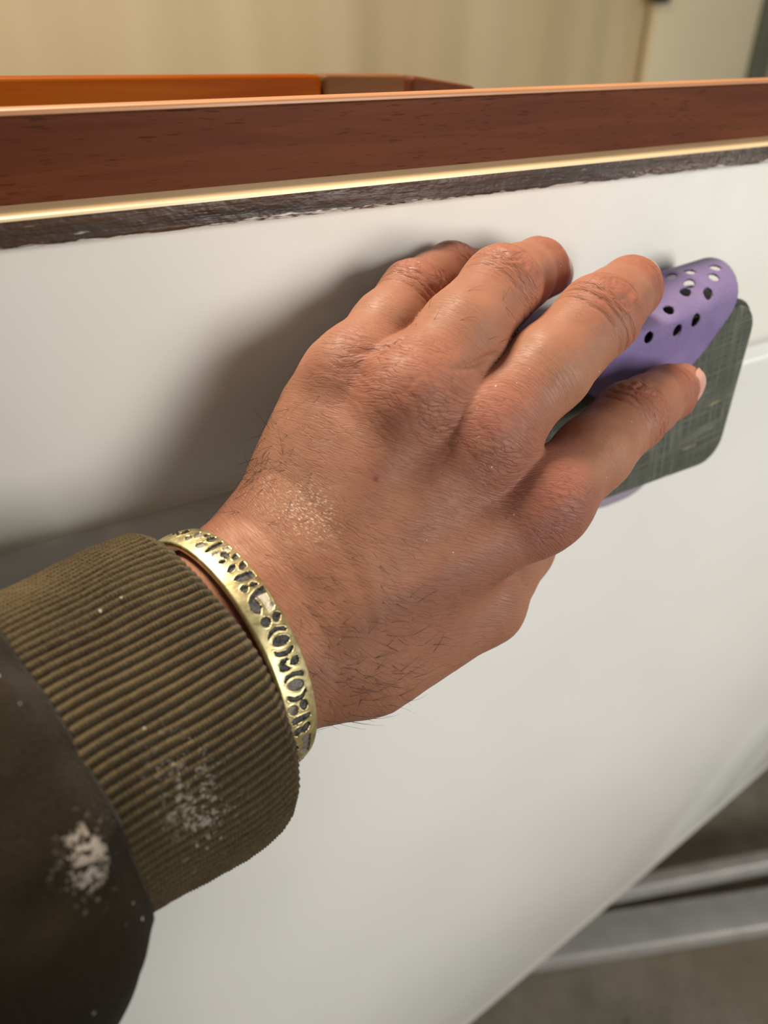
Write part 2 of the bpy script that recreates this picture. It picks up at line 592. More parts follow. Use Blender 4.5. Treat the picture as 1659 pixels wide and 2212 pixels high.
def loft_profile(name, prof, mat, parent, zshift=None, closed=True, attr=None, smooth=True):
    """profile [(Y,Z)] swept along the hull line; several rows so the ends close"""
    prof = np.array(prof, float)
    n = len(prof)
    vs = []
    for x in BX:
        b = bend(x)
        for (y, z) in prof:
            vs.append((x, y + b, z + (zshift(x, y, z) if zshift else 0)))
    f = grid_faces(NXB, n, closed_v=closed, flip=True)
    fl = [tuple(q) for q in f]
    if closed:
        fl.append(tuple(range(n)))
        fl.append(tuple((NXB - 1) * n + k for k in reversed(range(n))))
    o = mesh_obj(name, vs, fl, mat, parent, smooth)
    if attr is not None:
        set_attr(o, attr[0], np.tile(np.asarray(attr[1], float), NXB))
    return o


def round_path(pts, rads, seg=5, keep=0.0004):
    """closed polygon (Y,Z) with rounded corners"""
    out = []
    n = len(pts)
    for i in range(n):
        p = np.array(pts[i], float); a = np.array(pts[i - 1], float); b = np.array(pts[(i + 1) % n], float)
        r = rads[i]
        if r <= 0:
            out.append(tuple(p)); continue
        da = nrm(a - p); db = nrm(b - p)
        p0 = p + da * r; p1 = p + db * r
        if keep > 0: out.append(tuple(p0 + da * keep))
        for k in range(seg + 1):
            t = k / seg
            q = (1 - t) ** 2 * p0 + 2 * t * (1 - t) * p + t * t * p1
            out.append(tuple(q))
        if keep > 0: out.append(tuple(p1 + db * keep))
    return out


boat = empty('boat', (0.3, 0.2, -0.7))
tag(boat, 'white painted wooden dinghy with mahogany gunwale and dark rubbing strip', 'boat')

# mahogany gunwale: tall outer face, rounded top arris with its highlight painted in
g = round_path([(0.004, -0.0345), (0.004, -0.0138), (0.0110, -0.0134), (0.0110, -0.0345)], [0.0005, 0.0026, 0.0026, 0.001])
loft_profile('gunwale', g, M_MAHOG, boat)
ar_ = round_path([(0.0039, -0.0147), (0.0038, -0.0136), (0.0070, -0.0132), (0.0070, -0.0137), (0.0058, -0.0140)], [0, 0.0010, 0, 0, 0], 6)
loft_profile('top_edge_highlight', ar_, M_EDGE_LIT, boat)
# rubbing strip: planed pale top ledge, dark weathered face
sy = -0.0055
strip = [(0.012, -0.0344), (0.0035, -0.0344), (sy + 0.0006, -0.0340), (sy, -0.0342), (sy, -0.0370), (sy, -0.0392),
         (sy + 0.0008, -0.0401), (0.003, -0.0404), (0.012, -0.0404)]
sedge = [0, 0, 0, 0.05, 0.40, 0.80, 0.95, 1, 1]
st = loft_profile('rubbing_strip', strip, M_STRIP, boat, attr=('edge', sedge), smooth=False)
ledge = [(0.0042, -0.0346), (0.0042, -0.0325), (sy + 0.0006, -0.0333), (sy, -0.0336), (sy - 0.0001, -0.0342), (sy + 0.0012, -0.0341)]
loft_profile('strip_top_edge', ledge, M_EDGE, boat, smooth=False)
# upper plank with a rounded lower lip, then the lap and the lower topside
up = round_path([(0.012, -0.0390), (0.0, -0.0390), (0.0, -0.1165), (0.0055, -0.1225), (0.012, -0.1225)], [0.0006, 0.0006, 0.0035, 0.002, 0.0006], 6)
up = [p for p in up]
loft_profile('sheer_plank', up, M_PAINT, boat)


def chine_z(x):
    return -0.735 + 0.30 * (x - 0.2) + 0.05 * np.clip(x - 0.5, 0, None) ** 2


NL = 80
vs = []
for x in BX:
    b = bend(x)
    zb = chine_z(x)
    zt = -0.1195
    rows = []
    for k in range(NL):
        t = k / (NL - 1)
        if t < 0.12:
            q = t / 0.12
            z = zt - 0.010 * q
            y = 0.0055 - 0.0030 * math.sin(q * math.pi / 2) if False else 0.0058 - 0.0026 * (1 - math.cos(q * math.pi)) / 2
        elif t < 0.75:
            q = (t - 0.12) / 0.63
            z = (zt - 0.010) * (1 - q) + (zb + 0.03) * q
            y = 0.0032 + 0.012 * math.sin(q * math.pi) * -1.0 + 0.02 * q * q
        else:
            q = (t - 0.75) / 0.25
            a = q * math.pi / 2 * 0.95
            rr = 0.035
            z = zb + 0.03 - rr * math.sin(a) - 0.02 * q
            y = 0.0232 + rr * (1 - math.cos(a)) + 0.35 * max(0, q - 0.6) ** 1.5
        rows.append((x, y + b, z))
    vs += rows
mesh_obj('topside_panel', vs, grid_faces(NXB, NL, flip=True), M_GLOSS, boat)
# flat bottom panel and far side so the hull is a shell, not a card
bot = []
for x in BX:
    b = bend(x); zb = chine_z(x)
    bot += [(x, 0.10 + b, zb - 0.012), (x, 0.55, zb - 0.05), (x, 0.95 - b * 6, zb - 0.012), (x, 1.0 - b * 6, -0.30)]
mesh_obj('bottom_panel', bot, grid_faces(NXB, 4, flip=True), M_GLOSS, boat)

# honey-varnished inner coaming with a darker end and a brown knee
def beam(name, p0, p1, w, h, mat):
    p0 = V(*p0); p1 = V(*p1)
    d = nrm(p1 - p0); s = nrm(np.cross(d, V(0, 0, 1))); u = np.cross(s, d)
    vv, ff = rounded_box((0, -w / 2, -h), (np.linalg.norm(p1 - p0), w / 2, 0), min(w, h) * 0.18, 3)
    vv = p0 + vv[:, :1] * d + vv[:, 1:2] * s + vv[:, 2:3] * u
    return mesh_obj(name, vv, ff, mat, boat)


beam('coaming', (-0.10, 0.083, -0.0085), (0.1320, 0.080, -0.0116), 0.012, 0.05, M_VARN)
beam('coaming_end', (0.1323, 0.080, -0.0116), (0.1663, 0.080, -0.0123), 0.012, 0.05, M_BROWN)
beam('knee', (0.1690, 0.080, -0.0125), (0.1990, 0.080, -0.0170), 0.012, 0.045, M_MAHOG)

# ------------------------------------------------------------------ steel channel of the trailer on the floor
tr = empty('trailer_frame', (1.2, 0.1, ZF))
tag(tr, 'dusty galvanised steel trailer channel low under the boat', 'trailer')


def bar(name, p0, p1, w, h, mat, parent):
    p0 = V(*p0); p1 = V(*p1)
    d = nrm(p1 - p0); s = nrm(np.cross(d, V(0, 0, 1))); u = np.cross(s, d)
    vv, ff = rounded_box((0, -w / 2, 0), (np.linalg.norm(p1 - p0), w / 2, h), min(w, h) * 0.2, 2)
    vv = p0 + vv[:, :1] * d + vv[:, 1:2] * s + vv[:, 2:3] * u
    return mesh_obj(name, vv, ff, mat, parent)


bar('frame_rail', (0.26, 0.225, ZF), (1.9, -0.44, ZF), 0.055, 0.03, M_STEEL, tr)
bar('frame_flange', (0.50, 0.170, ZF + 0.03), (1.9, -0.33, ZF + 0.03), 0.022, 0.03, M_STEEL, tr)

# ------------------------------------------------------------------ the hand: a distance field skinned into one surface
VOX = 0.00055
MCP = {'i': V(0.1203, -0.0700, -0.1054), 'm': V(0.1077, -0.0580, -0.0874), 'r': V(0.0918, -0.0492, -0.0756), 'p': V(0.0838, -0.0335, -0.0736)}
PIP = {'i': V(0.1630, -0.0580, -0.0952), 'm': V(0.1514, -0.0505, -0.0653), 'r': V(0.1306, -0.0333, -0.0584), 'p': V(0.1119, -0.0178, -0.0619)}
DIP = {'i': V(0.1882, -0.0498, -0.0964), 'm': V(0.1768, -0.0372, -0.0648), 'r': V(0.1564, -0.0183, -0.0605), 'p': V(0.1312, -0.0085, -0.0596)}
TIP = {'i': V(0.2008, -0.0450, -0.0980), 'm': V(0.1898, -0.0287, -0.0668), 'r': V(0.1686, -0.0107, -0.0647), 'p': V(0.1425, -0.0075, -0.0615)}
RAD = {'i': (0.0112, 0.0107, 0.0102, 0.0092, 0.0086, 0.0074), 'm': (0.0118, 0.0115, 0.0110, 0.0098, 0.0091, 0.0078),
       'r': (0.0116, 0.0113, 0.0106, 0.0094, 0.0088, 0.0076), 'p': (0.0102, 0.0096, 0.0092, 0.0082, 0.0077, 0.0066)}
WU = V(0.0415, -0.0500, -0.1175)
WR = V(0.0449, -0.0660, -0.1321)
WC = (WU + WR) / 2
ARM = nrm(V(-0.94, -0.33, 0.05))
TH = [V(0.0711, -0.0620, -0.1408), V(0.1085, -0.0635, -0.1385), V(0.1345, -0.0490, -0.1380), V(0.1520, -0.0420, -0.1290)]
BC = V(0.03388, -0.05529, -0.12994); BE1 = V(0.00477, -0.02309, -0.02177); BE2 = V(0.00673, -0.01759, 0.02014); BN = V(0.95828, 0.27412, -0.08095)
HAX = nrm(MCP['m'] - WC)
LAT = nrm(MCP['i'] - MCP['p'])
LAT = nrm(LAT - HAX * (LAT @ HAX))
DOR = np.cross(HAX, LAT)
if DOR @ FWD > 0: DOR = -DOR


def cone(P, a, b, ra, rb, flat=None, fs=1.0):
    ba = b - a
    t = np.clip(((P - a) @ ba) / (ba @ ba), 0, 1)
    q = P - a - t[:, None] * ba
    if flat is not None:
        qn = q @ flat
        l = np.sqrt(np.maximum((q * q).sum(1) + (fs * fs - 1) * qn * qn, 0))
    else:
        l = np.sqrt((q * q).sum(1))
    return l - (ra + (rb - ra) * t)


def smin(a, b, k):
    h = np.clip(0.5 + 0.5 * (b - a) / k, 0, 1)
    return b + (a - b) * h - k * h * (1 - h)


def sd_palm(P):
    d = None
    car = {'i': WR + HAX * 0.012, 'm': WC + LAT * 0.004 + HAX * 0.014, 'r': WC - LAT * 0.004 + HAX * 0.014, 'p': WU + HAX * 0.012}
    rr = {'i': 0.0112, 'm': 0.0112, 'r': 0.0104, 'p': 0.0084}
    for k in 'imrp':
        c = cone(P, car[k] - DOR * 0.0045, MCP[k] - DOR * 0.0010, 0.0145, rr[k])
        d = c if d is None else smin(d, c, 0.013)
    # palm flesh, hypothenar edge
    d = smin(d, cone(P, WU - DOR * 0.005 + HAX * 0.016 - LAT * 0.0015, MCP['p'] - DOR * 0.006 - HAX * 0.012 + LAT * 0.001, 0.0152, 0.0098), 0.010)
    d = smin(d, cone(P, WC - DOR * 0.006 + HAX * 0.02, MCP['m'] - DOR * 0.008 - HAX * 0.010, 0.014, 0.012), 0.010)
    # wrist and forearm, wider than deep
    bU = WU - DOR * 0.0030 - LAT * 0.0018; bR = WR - DOR * 0.0035
    d = smin(d, cone(P, bU, bU + ARM * 0.055, 0.0188, 0.0185), 0.012)
    d = smin(d, cone(P, bR, bR + ARM * 0.055, 0.0178, 0.0170), 0.012)
    # knuckle heads
    for k, h, r in (('i', 0.0028, 0.0092), ('m', 0.0026, 0.0092), ('r', 0.0026, 0.0086), ('p', 0.0020, 0.0074)):
        c = MCP[k] + DOR * h
        d = smin(d, cone(P, c - HAX * 0.004, c + HAX * 0.002, r * 0.9, r), 0.006)
        # faint extensor tendon running back from it
        d = smin(d, cone(P, c - HAX * 0.004, car[k] + DOR * 0.0070 + HAX * 0.010, 0.0052, 0.0030), 0.010)
    return d


def sd_thumb(P):
    pts = np.stack(TH)
    return culled(sd_thumb0, P, pts.min(0) - 0.02, pts.max(0) + 0.02)


def sd_thumb0(P):
    d = cone(P, TH[0], TH[1], 0.0182, 0.0126)
    d = smin(d, cone(P, TH[1], TH[2], 0.0125, 0.0105), 0.004)
    d = smin(d, cone(P, TH[2], TH[3], 0.0105, 0.0085), 0.004)
    return d


def culled(fn, P, lo, hi, pad=0.016):
    """exact near the box, a safe lower bound away from it"""
    q = np.maximum(np.maximum(lo - P, P - hi), 0)
    far = np.sqrt((q * q).sum(1))
    m = far < pad
    d = far.copy()
    if m.any(): d[m] = fn(P[m])
    return d


def sd_finger(P, k):
    pts = np.stack([MCP[k], PIP[k], DIP[k], TIP[k]])
    return culled(lambda Q: sd_finger0(Q, k), P, pts.min(0) - 0.013, pts.max(0) + 0.013)


def sd_finger0(P, k):
    a, b, c, e = MCP[k], PIP[k], DIP[k], TIP[k]
    r = RAD[k]
    m1 = a * 0.45 + b * 0.55 + DOR * 0.0010
    a = a + DOR * 0.0004
    m2 = b * 0.5 + c * 0.5
    d = cone(P, a, m1, r[0], r[1])
    d = smin(d, cone(P, m1, b, r[1], r[2]), 0.003)
    d = smin(d, cone(P, b, m2, r[2], r[3]), 0.003)
    d = smin(d, cone(P, m2, c, r[3], r[4]), 0.003)
    d = smin(d, cone(P, c, e, r[4], r[5]), 0.003)
    return d


def hand_parts(P):
    return [sd_palm(P), sd_thumb(P)] + [sd_finger(P, k) for k in 'imrp']


def sd_hand(P, parts=None):
    pt = hand_parts(P) if parts is None else parts
    palm = smin(pt[0], pt[1], 0.012)
    d = palm
    for f in pt[2:]:
        d = np.minimum(d, smin(palm, f, 0.0075))
    # flesh gives way under the bracelet
    q = P - BC
    t = q @ BN
    ro = np.sqrt(((q @ BE1) / (BE1 @ BE1)) ** 2 + ((q @ BE2) / (BE2 @ BE2)) ** 2)
    ell = (ro - 1) * 0.026 + 0.0014 - 0.42 * np.clip(t - 0.001, 0, None) - 0.5 * np.clip(t - 0.012, 0, None) - 1.0 * np.clip(t - 0.022, 0, None) - 0.2 * np.clip(-t - 0.004, 0, None)
    d = -smin(-d, -ell, 0.010)
    return d


def surface_nets(fn, lo, hi, vox):
    lo = np.array(lo); hi = np.array(hi)
    B = 8
    n = np.ceil((hi - lo) / vox / B).astype(int)
    cen = np.stack(np.meshgrid(*[(np.arange(m) + 0.5) * B * vox for m in n], indexing='ij'), -1).reshape(-1, 3) + lo
    dc = fn(cen)
    N = n * B + 1
    vol = np.full(N, 1.0, dtype=np.float32)
    reach = B * vox * 0.5 * math.sqrt(3) * 1.6 + vox
    act = np.abs(dc) < reach
    blk = np.stack(np.meshgrid(*[np.arange(m) for m in n], indexing='ij'), -1).reshape(-1, 3)
    vb = np.repeat(np.repeat(np.repeat(np.where(dc < 0, -1.0, 1.0).reshape(n), B, 0), B, 1), B, 2)
    vol[:-1, :-1, :-1] = vb
    ab = blk[act]
    loc = np.stack(np.meshgrid(np.arange(B + 1), np.arange(B + 1), np.arange(B + 1), indexing='ij'), -1).reshape(-1, 3)
    for i in range(0, len(ab), 400):
        idx = (ab[i:i + 400, None, :] * B + loc[None]).reshape(-1, 3)
        vol[idx[:, 0], idx[:, 1], idx[:, 2]] = fn(lo + idx * vox)
    ins = vol < 0
    # cells with mixed corners
    cs = np.zeros(np.array(N) - 1, dtype=np.int8)
    for dx in (0, 1):
        for dy in (0, 1):
            for dz in (0, 1):
                cs += ins[dx:N[0] - 1 + dx, dy:N[1] - 1 + dy, dz:N[2] - 1 + dz]
    mixed = (cs > 0) & (cs < 8)
    ci = np.argwhere(mixed)
    vid = np.full(mixed.shape, -1, dtype=np.int64)
    vid[mixed] = np.arange(len(ci))
    acc = np.zeros((len(ci), 3)); cnt = np.zeros(len(ci))
    for ax in range(3):
        o1, o2 = [a for a in range(3) if a != ax]
        for d1 in (0, 1):
            for d2 in (0, 1):
                off = np.zeros(3, int); off[o1] = d1; off[o2] = d2
                p = ci + off
                q = p.copy(); q[:, ax] += 1
                a = vol[p[:, 0], p[:, 1], p[:, 2]]; b = vol[q[:, 0], q[:, 1], q[:, 2]]
                m = (a < 0) != (b < 0)
                t = np.where(m, a / np.where(m, a - b, 1), 0)
                pos = p.astype(float); pos[:, ax] += t
                acc[m] += pos[m]; cnt[m] += 1
    verts = lo + acc / cnt[:, None] * vox
    faces = []
    for ax in range(3):
        o1, o2 = [(1, 2), (2, 0), (0, 1)][ax]
        sl0 = [slice(None)] * 3; sl1 = [slice(None)] * 3
        sl0[ax] = slice(0, -1); sl1[ax] = slice(1, None)
        a = ins[tuple(sl0)]; b = ins[tuple(sl1)]
        e = np.argwhere(a != b)
        ok = (e[:, o1] > 0) & (e[:, o2] > 0) & (e[:, o1] < N[o1] - 1) & (e[:, o2] < N[o2] - 1)
        e = e[ok]
        sgn = a[e[:, 0], e[:, 1], e[:, 2]]
        def cell(d1, d2):
            c = e.copy(); c[:, o1] -= d1; c[:, o2] -= d2
            return vid[c[:, 0], c[:, 1], c[:, 2]]
        q = np.stack([cell(1, 1), cell(0, 1), cell(0, 0), cell(1, 0)], 1)
        q[~sgn] = q[~sgn][:, ::-1]
        faces.append(q)
    return verts, np.concatenate(faces)


def grad(fn, P, h=2e-4):
    g = 0
    for k in ((1, -1, -1), (-1, -1, 1), (-1, 1, -1), (1, 1, 1)):
        e = V(*k)
        g = g + e * fn(P + e * h)[:, None]
    return g / np.maximum(np.linalg.norm(g, axis=1), 1e-9)[:, None]


person = empty('person', tuple(WC + ARM * 0.10))
tag(person, 'left hand in olive brown sweatshirt sleeve pressing a sanding block on the boat', 'person')

HV, HF = surface_nets(sd_hand, (-0.035, -0.118, -0.176), (0.219, 0.009, -0.040), VOX)
HN = grad(sd_hand, HV)
HV = HV - sd_hand(HV)[:, None] * HN
parts = hand_parts(HV)


def gauss(P, c, s):
    return np.exp(-((P - c) ** 2).sum(1) / (2 * s * s))


# --- surface coordinates in millimetres and tint masks
palm_al = ((HV - WC) @ HAX) * 1000
palm_ac = ((HV - WC) @ LAT) * 1000
kx = np.clip((palm_al - 2) / 50, 0, 1)
kx = 0.08 + 0.62 * kx * kx * (3 - 2 * kx)
palm_sl = palm_al - kx * palm_ac
wts = [np.exp(-np.clip(np.minimum(parts[0], parts[1]), 0, None) / 0.0025)]
als = [palm_sl]
disp = np.zeros(len(HV))
wrinkle = np.zeros(len(HV)); red = np.zeros(len(HV)); purple = np.zeros(len(HV))
for fi, k in enumerate('imrp'):
    ch = [MCP[k], PIP[k], DIP[k], TIP[k]]
    best = np.full(len(HV), 1e9); sal = np.zeros(len(HV)); s0 = 0
    dloc = np.zeros((len(HV), 3))
    for a, b in zip(ch[:-1], ch[1:]):
        ba = b - a; L = np.linalg.norm(ba)
        tt = ((HV - a) @ ba) / (L * L)
        tc = np.clip(tt, 0, 1.6 if b is ch[-1] else 1)
        q = HV - a - tc[:, None] * ba
        dd = np.linalg.norm(q, axis=1)
        m = dd < best
        best = np.where(m, dd, best)
        sal = np.where(m, s0 + tc * L, sal)
        u = DOR - (DOR @ ba) / (L * L) * ba
        dloc[m] = nrm(u)
        s0 += L
    w = np.exp(-np.clip(parts[2 + fi], 0, None) / 0.0025) * np.exp(-np.clip(np.minimum(parts[0], parts[1]), -0.02, 0) * -1 / 0.003)
    base_al = ((MCP[k] - WC) @ HAX) * 1000 - 0.70 * ((MCP[k] - WC) @ LAT) * 1000
    wts.append(w); als.append(base_al + sal * 1000)
    facing = np.clip(((HN * dloc).sum(1) - 0.05) / 0.6, 0, 1)
    own = np.clip(1.2 - np.clip(parts[2 + fi], 0, None) / 0.0008, 0, 1)
    L1 = np.linalg.norm(PIP[k] - MCP[k]); L2 = np.linalg.norm(DIP[k] - PIP[k])
    lat = HV @ np.cross(nrm(PIP[k] - MCP[k]), dloc[np.argmax(own)])
    wob = vnoise(HV * 260, 11 + fi) * 0.0012
    # folds over the middle and end joints
    for (sc, offs, amp) in ((L1, (-0.0062, -0.0034, -0.0012, 0.0009, 0.0030, 0.0052), 0.00050), (L1 + L2, (-0.0018, 0.0004, 0.0022), 0.00036)):
        for j, of in enumerate(offs):
            x = (sal + wob * (1 + 0.2 * j) - sc - of)
            disp -= own * facing * amp * (1 - 0.10 * abs(j - len(offs) / 2)) * np.exp(-(x / 0.00042) ** 2)
        x = sal - sc
        disp += own * facing * 0.00045 * np.exp(-(x / 0.0055) ** 2)
        wrinkle += own * facing * np.exp(-(x / 0.007) ** 2)
        red += 0.5 * own * facing * np.exp(-(x / 0.009) ** 2)
    red += 0.22 * own * np.clip((sal - L1 * 0.9) / 0.03, 0, 1)
for k, s, a in (('i', 0.010, 0.7), ('m', 0.011, 0.7), ('r', 0.010, 0.6), ('p', 0.009, 0.4)):
    c = MCP[k] + DOR * 0.014
    gk = gauss(HV, c, s)
    wrinkle += gk * 1.2
    red += 0.75 * a * gk
    cr = vnoise(np.stack([palm_al * 0.50 + 1.2 * vnoise(HV * 120, 4), palm_ac * 0.16, HV[:, 2] * 10], 1), 21)
    disp -= gk * 0.00012 * np.clip(1 - np.abs(cr) * 4, 0, 1)
purple += gauss(HV, MCP['i'] + DOR * 0.010 + LAT * 0.004, 0.009) * 0.6
purple += gauss(HV, MCP['m'] + DOR * 0.012 + HAX * 0.004, 0.008) * 0.4
purple += gauss(HV, WR + HAX * 0.05 + LAT * 0.015, 0.022) * 0.35
# folds where neighbouring fingers press together
for line, amp in (([(0.0931, -0.0455, -0.0609), (0.0895, -0.0467, -0.0619), (0.0876, -0.0459, -0.0627), (0.0861, -0.0448, -0.0636), (0.0834, -0.0432, -0.0643), (0.0802, -0.0421, -0.0645)], 0.0022),
                  ([(0.1154, -0.0532, -0.0681), (0.1118, -0.0545, -0.0679), (0.1084, -0.0557, -0.0677), (0.1048, -0.0571, -0.0674), (0.1012, -0.0582, -0.0668), (0.0976, -0.0591, -0.0663)], 0.0022)):
    line = np.array(line)
    seg = np.linalg.norm(np.diff(line, axis=0), axis=1); tot = seg.sum(); s0 = 0
    bd = np.full(len(HV), 1e9); bs = np.zeros(len(HV))
    for a, b, L in zip(line[:-1], line[1:], seg):
        t = np.clip(((HV - a) @ (b - a)) / (L * L), 0, 1)
        dd = np.linalg.norm(HV - a - t[:, None] * (b - a), axis=1)
        m = dd < bd
        bd = np.where(m, dd, bd); bs = np.where(m, s0 + t * L, bs); s0 += L
    fade = np.clip(1.1 - bs / tot, 0, 1) * np.clip(0.15 + bs / 0.006, 0, 1)
    disp -= 0.75 * amp * fade * np.exp(-(bd / 0.0009) ** 2)
wr_line = np.exp(-(((HV - WC) @ HAX + 0.002 + 0.0015 * vnoise(HV * 120, 8)) / 0.0006) ** 2) * np.clip(-palm_ac / 12, 0, 1)
disp -= 0.0006 * wr_line
disp += 0.00016 * fbm(HV * 220, 31, 3)
W = np.stack(wts, 1)
W /= W.sum(1)[:, None] + 1e-9
along = (W * np.stack(als, 1)).sum(1)
dust = 0
for p, sg in (((0.0512, -0.047, -0.0894), 0.004), ((0.0579, -0.0571, -0.0906), 0.0035), ((0.0539, -0.0565, -0.0928), 0.004), ((0.0594, -0.0622, -0.0947), 0.0035)):
    dust = dust + gauss(HV, V(*p), sg)
scab = np.clip(1.6 * gauss(HV, V(0.0742, -0.0626, -0.0876), 0.00045), 0, 1) + np.clip(1.4 * gauss(HV, V(0.0867, -0.0607, -0.0785), 0.0003), 0, 1)
red += 0.5 * gauss(HV, V(0.0742, -0.0626, -0.0876), 0.0022)
HV2 = HV + HN * disp[:, None]
hand = mesh_obj('hand', HV2, HF, M_SKIN, person)
hand['label'] = 'bare left hand and wrist with creased knuckles'
set_attr(hand, 'along', along)
set_attr(hand, 'across', palm_ac)
set_attr(hand, 'finger', 1 - W[:, 0])
set_attr(hand, 'wrinkle', np.clip(wrinkle, 0, 1.3))
set_attr(hand, 'red', np.clip(red, 0, 1))
set_attr(hand, 'purple', np.clip(purple, 0, 1))
set_attr(hand, 'dust', np.clip(dust, 0, 1))
set_attr(hand, 'scab', np.clip(scab, 0, 1))

# fingernails
def nail(k, length, width, roll=0.0, lift=0.0004):
    ax = nrm(TIP[k] - DIP[k])
    up = nrm(DOR - (DOR @ ax) * ax)
    sd = np.cross(ax, up)
    if sd @ RGT < 0: roll = -roll
    up = nrm(up * math.cos(roll) + sd * math.sin(roll)); sd = np.cross(ax, up)
    r = RAD[k][5]
    nu, nv = 14, 15
    vs = []; tipv = []
    for lay in (0, 1):
        for i in range(nu):
            u = i / (nu - 1)
            w = width * (0.86 + 0.14 * math.sin(u * math.pi * 0.6)) * (1 - 0.5 * max(0, u - 0.86) / 0.14 * 0.5) * (0.75 + 0.25 * min(1, u / 0.2))
            for j in range(nv):
                a = (j / (nv - 1) * 2 - 1)
                ang = a * w / r * 0.5
                rad = r + lift - lay * 0.0006
                rr = rad * (1 - 0.10 * max(0, u - 0.5))
                edge = (length * (0.06 * (1 - a * a)))
                p = TIP[k] + ax * (r * 0.86 - length + u * (length + edge) - (0.0012 * a * a if u > 0.8 else 0)) + up * rr * math.cos(ang) * (1 - 0.15 * u * u) + sd * rr * math.sin(ang)
                vs.append(p)
                tipv.append(u)
    f = [tuple(q) for q in grid_faces(nu, nv)]
    f += [tuple(x + nu * nv for x in q) for q in grid_faces(nu, nv, flip=True)]
    o = mesh_obj('fingernail', vs, f, M_NAIL, hand)
    set_attr(o, 'tip', tipv)
    return o


for k, l, w, ro in (('i', 0.012, 0.0130, 0.5), ('m', 0.0125, 0.0136, 0.45), ('r', 0.012, 0.0130, 0.2), ('p', 0.0095, 0.0105, 0.0)):
    nail(k, l, w, ro)

# arm hair: thin tapering strands rooted in the skin of the wrist and the outer edge
rng = np.random.default_rng(5)
hv = []; hf = []
spots = [(V(0.0590, -0.0800, -0.1270), 0.011, 130, nrm(HAX * 0.5 + LAT * 0.6)),
         (V(0.0535, -0.0370, -0.0840), 0.006, 40, nrm(-HAX * 0.5 - LAT * 0.3)),
         (WC + HAX * 0.014 + LAT * 0.002 + DOR * 0.020, 0.014, 22, nrm(HAX * 0.3 + LAT * 0.7)),
         (PIP['r'] * 0.55 + MCP['r'] * 0.45 + DOR * 0.010, 0.006, 10, nrm(HAX)),
         (WC - LAT * 0.03 + HAX * 0.030, 0.010, 20, nrm(-HAX * 0.6 - LAT * 0.2))]
for c, sig, n, dr in spots:
    w = np.exp(-((HV2 - c) ** 2).sum(1) / (2 * sig * sig))
    w[w < 0.05] = 0
    ids = rng.choice(len(HV2), n, p=w / w.sum())
    for i in ids:
        p = HV2[i]; nn = HN[i]
        d = nrm(dr + rng.normal(0, 0.45, 3))
        d = nrm(d - nn * (d @ nn) + nn * rng.uniform(0.05, 0.5))
        L = rng.uniform(0.003, 0.0105)
        curl = nrm(np.cross(nn, d)) * rng.normal(0, 0.5) - nn * rng.uniform(0.1, 0.6)
        s1 = nrm(np.cross(d, nn)); s2 = np.cross(d, s1)
        K = 6
        b0 = len(hv)
        for q in range(K):
            t = q / (K - 1)
            x = p - nn * 0.0002 + d * L * t + curl * L * 0.45 * t * t
            rr = 0.000058 * (1 - 0.75 * t)
            for a in range(3):
                hv.append(x + (s1 * math.cos(a * 2.094) + s2 * math.sin(a * 2.094)) * rr)
        for q in range(K - 1):
            for a in range(3):
                a2 = (a + 1) % 3
                hf.append((b0 + q * 3 + a, b0 + q * 3 + a2, b0 + q * 3 + 3 + a2, b0 + q * 3 + 3 + a))
ho = mesh_obj('arm_hair', hv, hf, M_HAIR, hand)
ho['kind'] = 'stuff'

# ------------------------------------------------------------------ sleeve: ribbed cuff and the baggy sleeve behind it
C0 = V(0.0280, -0.0575, -0.1340)
E1 = nrm(V(0.0057, -0.0275, -0.0293)); E1 = nrm(E1 - ARM * (E1 @ ARM))
E2 = nrm(np.cross(ARM, E1))
if E2 @ FWD > 0: E2 = -E2


def interp(xs, ys, x):
    """smooth interpolation through control rows"""
    ys = np.array(ys, float)
    xs = np.array(xs, float)
    m = np.gradient(ys, xs, axis=0)
    i = np.clip(np.searchsorted(xs, x) - 1, 0, len(xs) - 2)
    h = xs[i + 1] - xs[i]
    t = (x - xs[i]) / h
    if ys.ndim > 1: t = t[:, None]; h = h[:, None]
    return (2 * t ** 3 - 3 * t ** 2 + 1) * ys[i] + (t ** 3 - 2 * t ** 2 + t) * h * m[i] + (-2 * t ** 3 + 3 * t ** 2) * ys[i + 1] + (t ** 3 - t ** 2) * h * m[i + 1]


def sleeve_center(s):
    c = interp([-0.02, 0, 0.02, 0.04, 0.06, 0.10, 0.16], [(0, 0), (0, 0), (-0.001, 0), (-0.0025, 0.0005), (-0.001, 0.0), (0.004, -0.004), (0.010, -0.012)], s)
    return C0 + s[:, None] * ARM + c[:, :1] * E1 + c[:, 1:] * E2


sleeve = empty('sweatshirt_sleeve', tuple(C0 + ARM * 0.1))
sleeve.parent = person
sleeve.location = tuple(Vector(tuple(C0 + ARM * 0.1)) - Vector(person.location))
sleeve['label'] = 'olive brown sweatshirt sleeve with ribbed cuff'

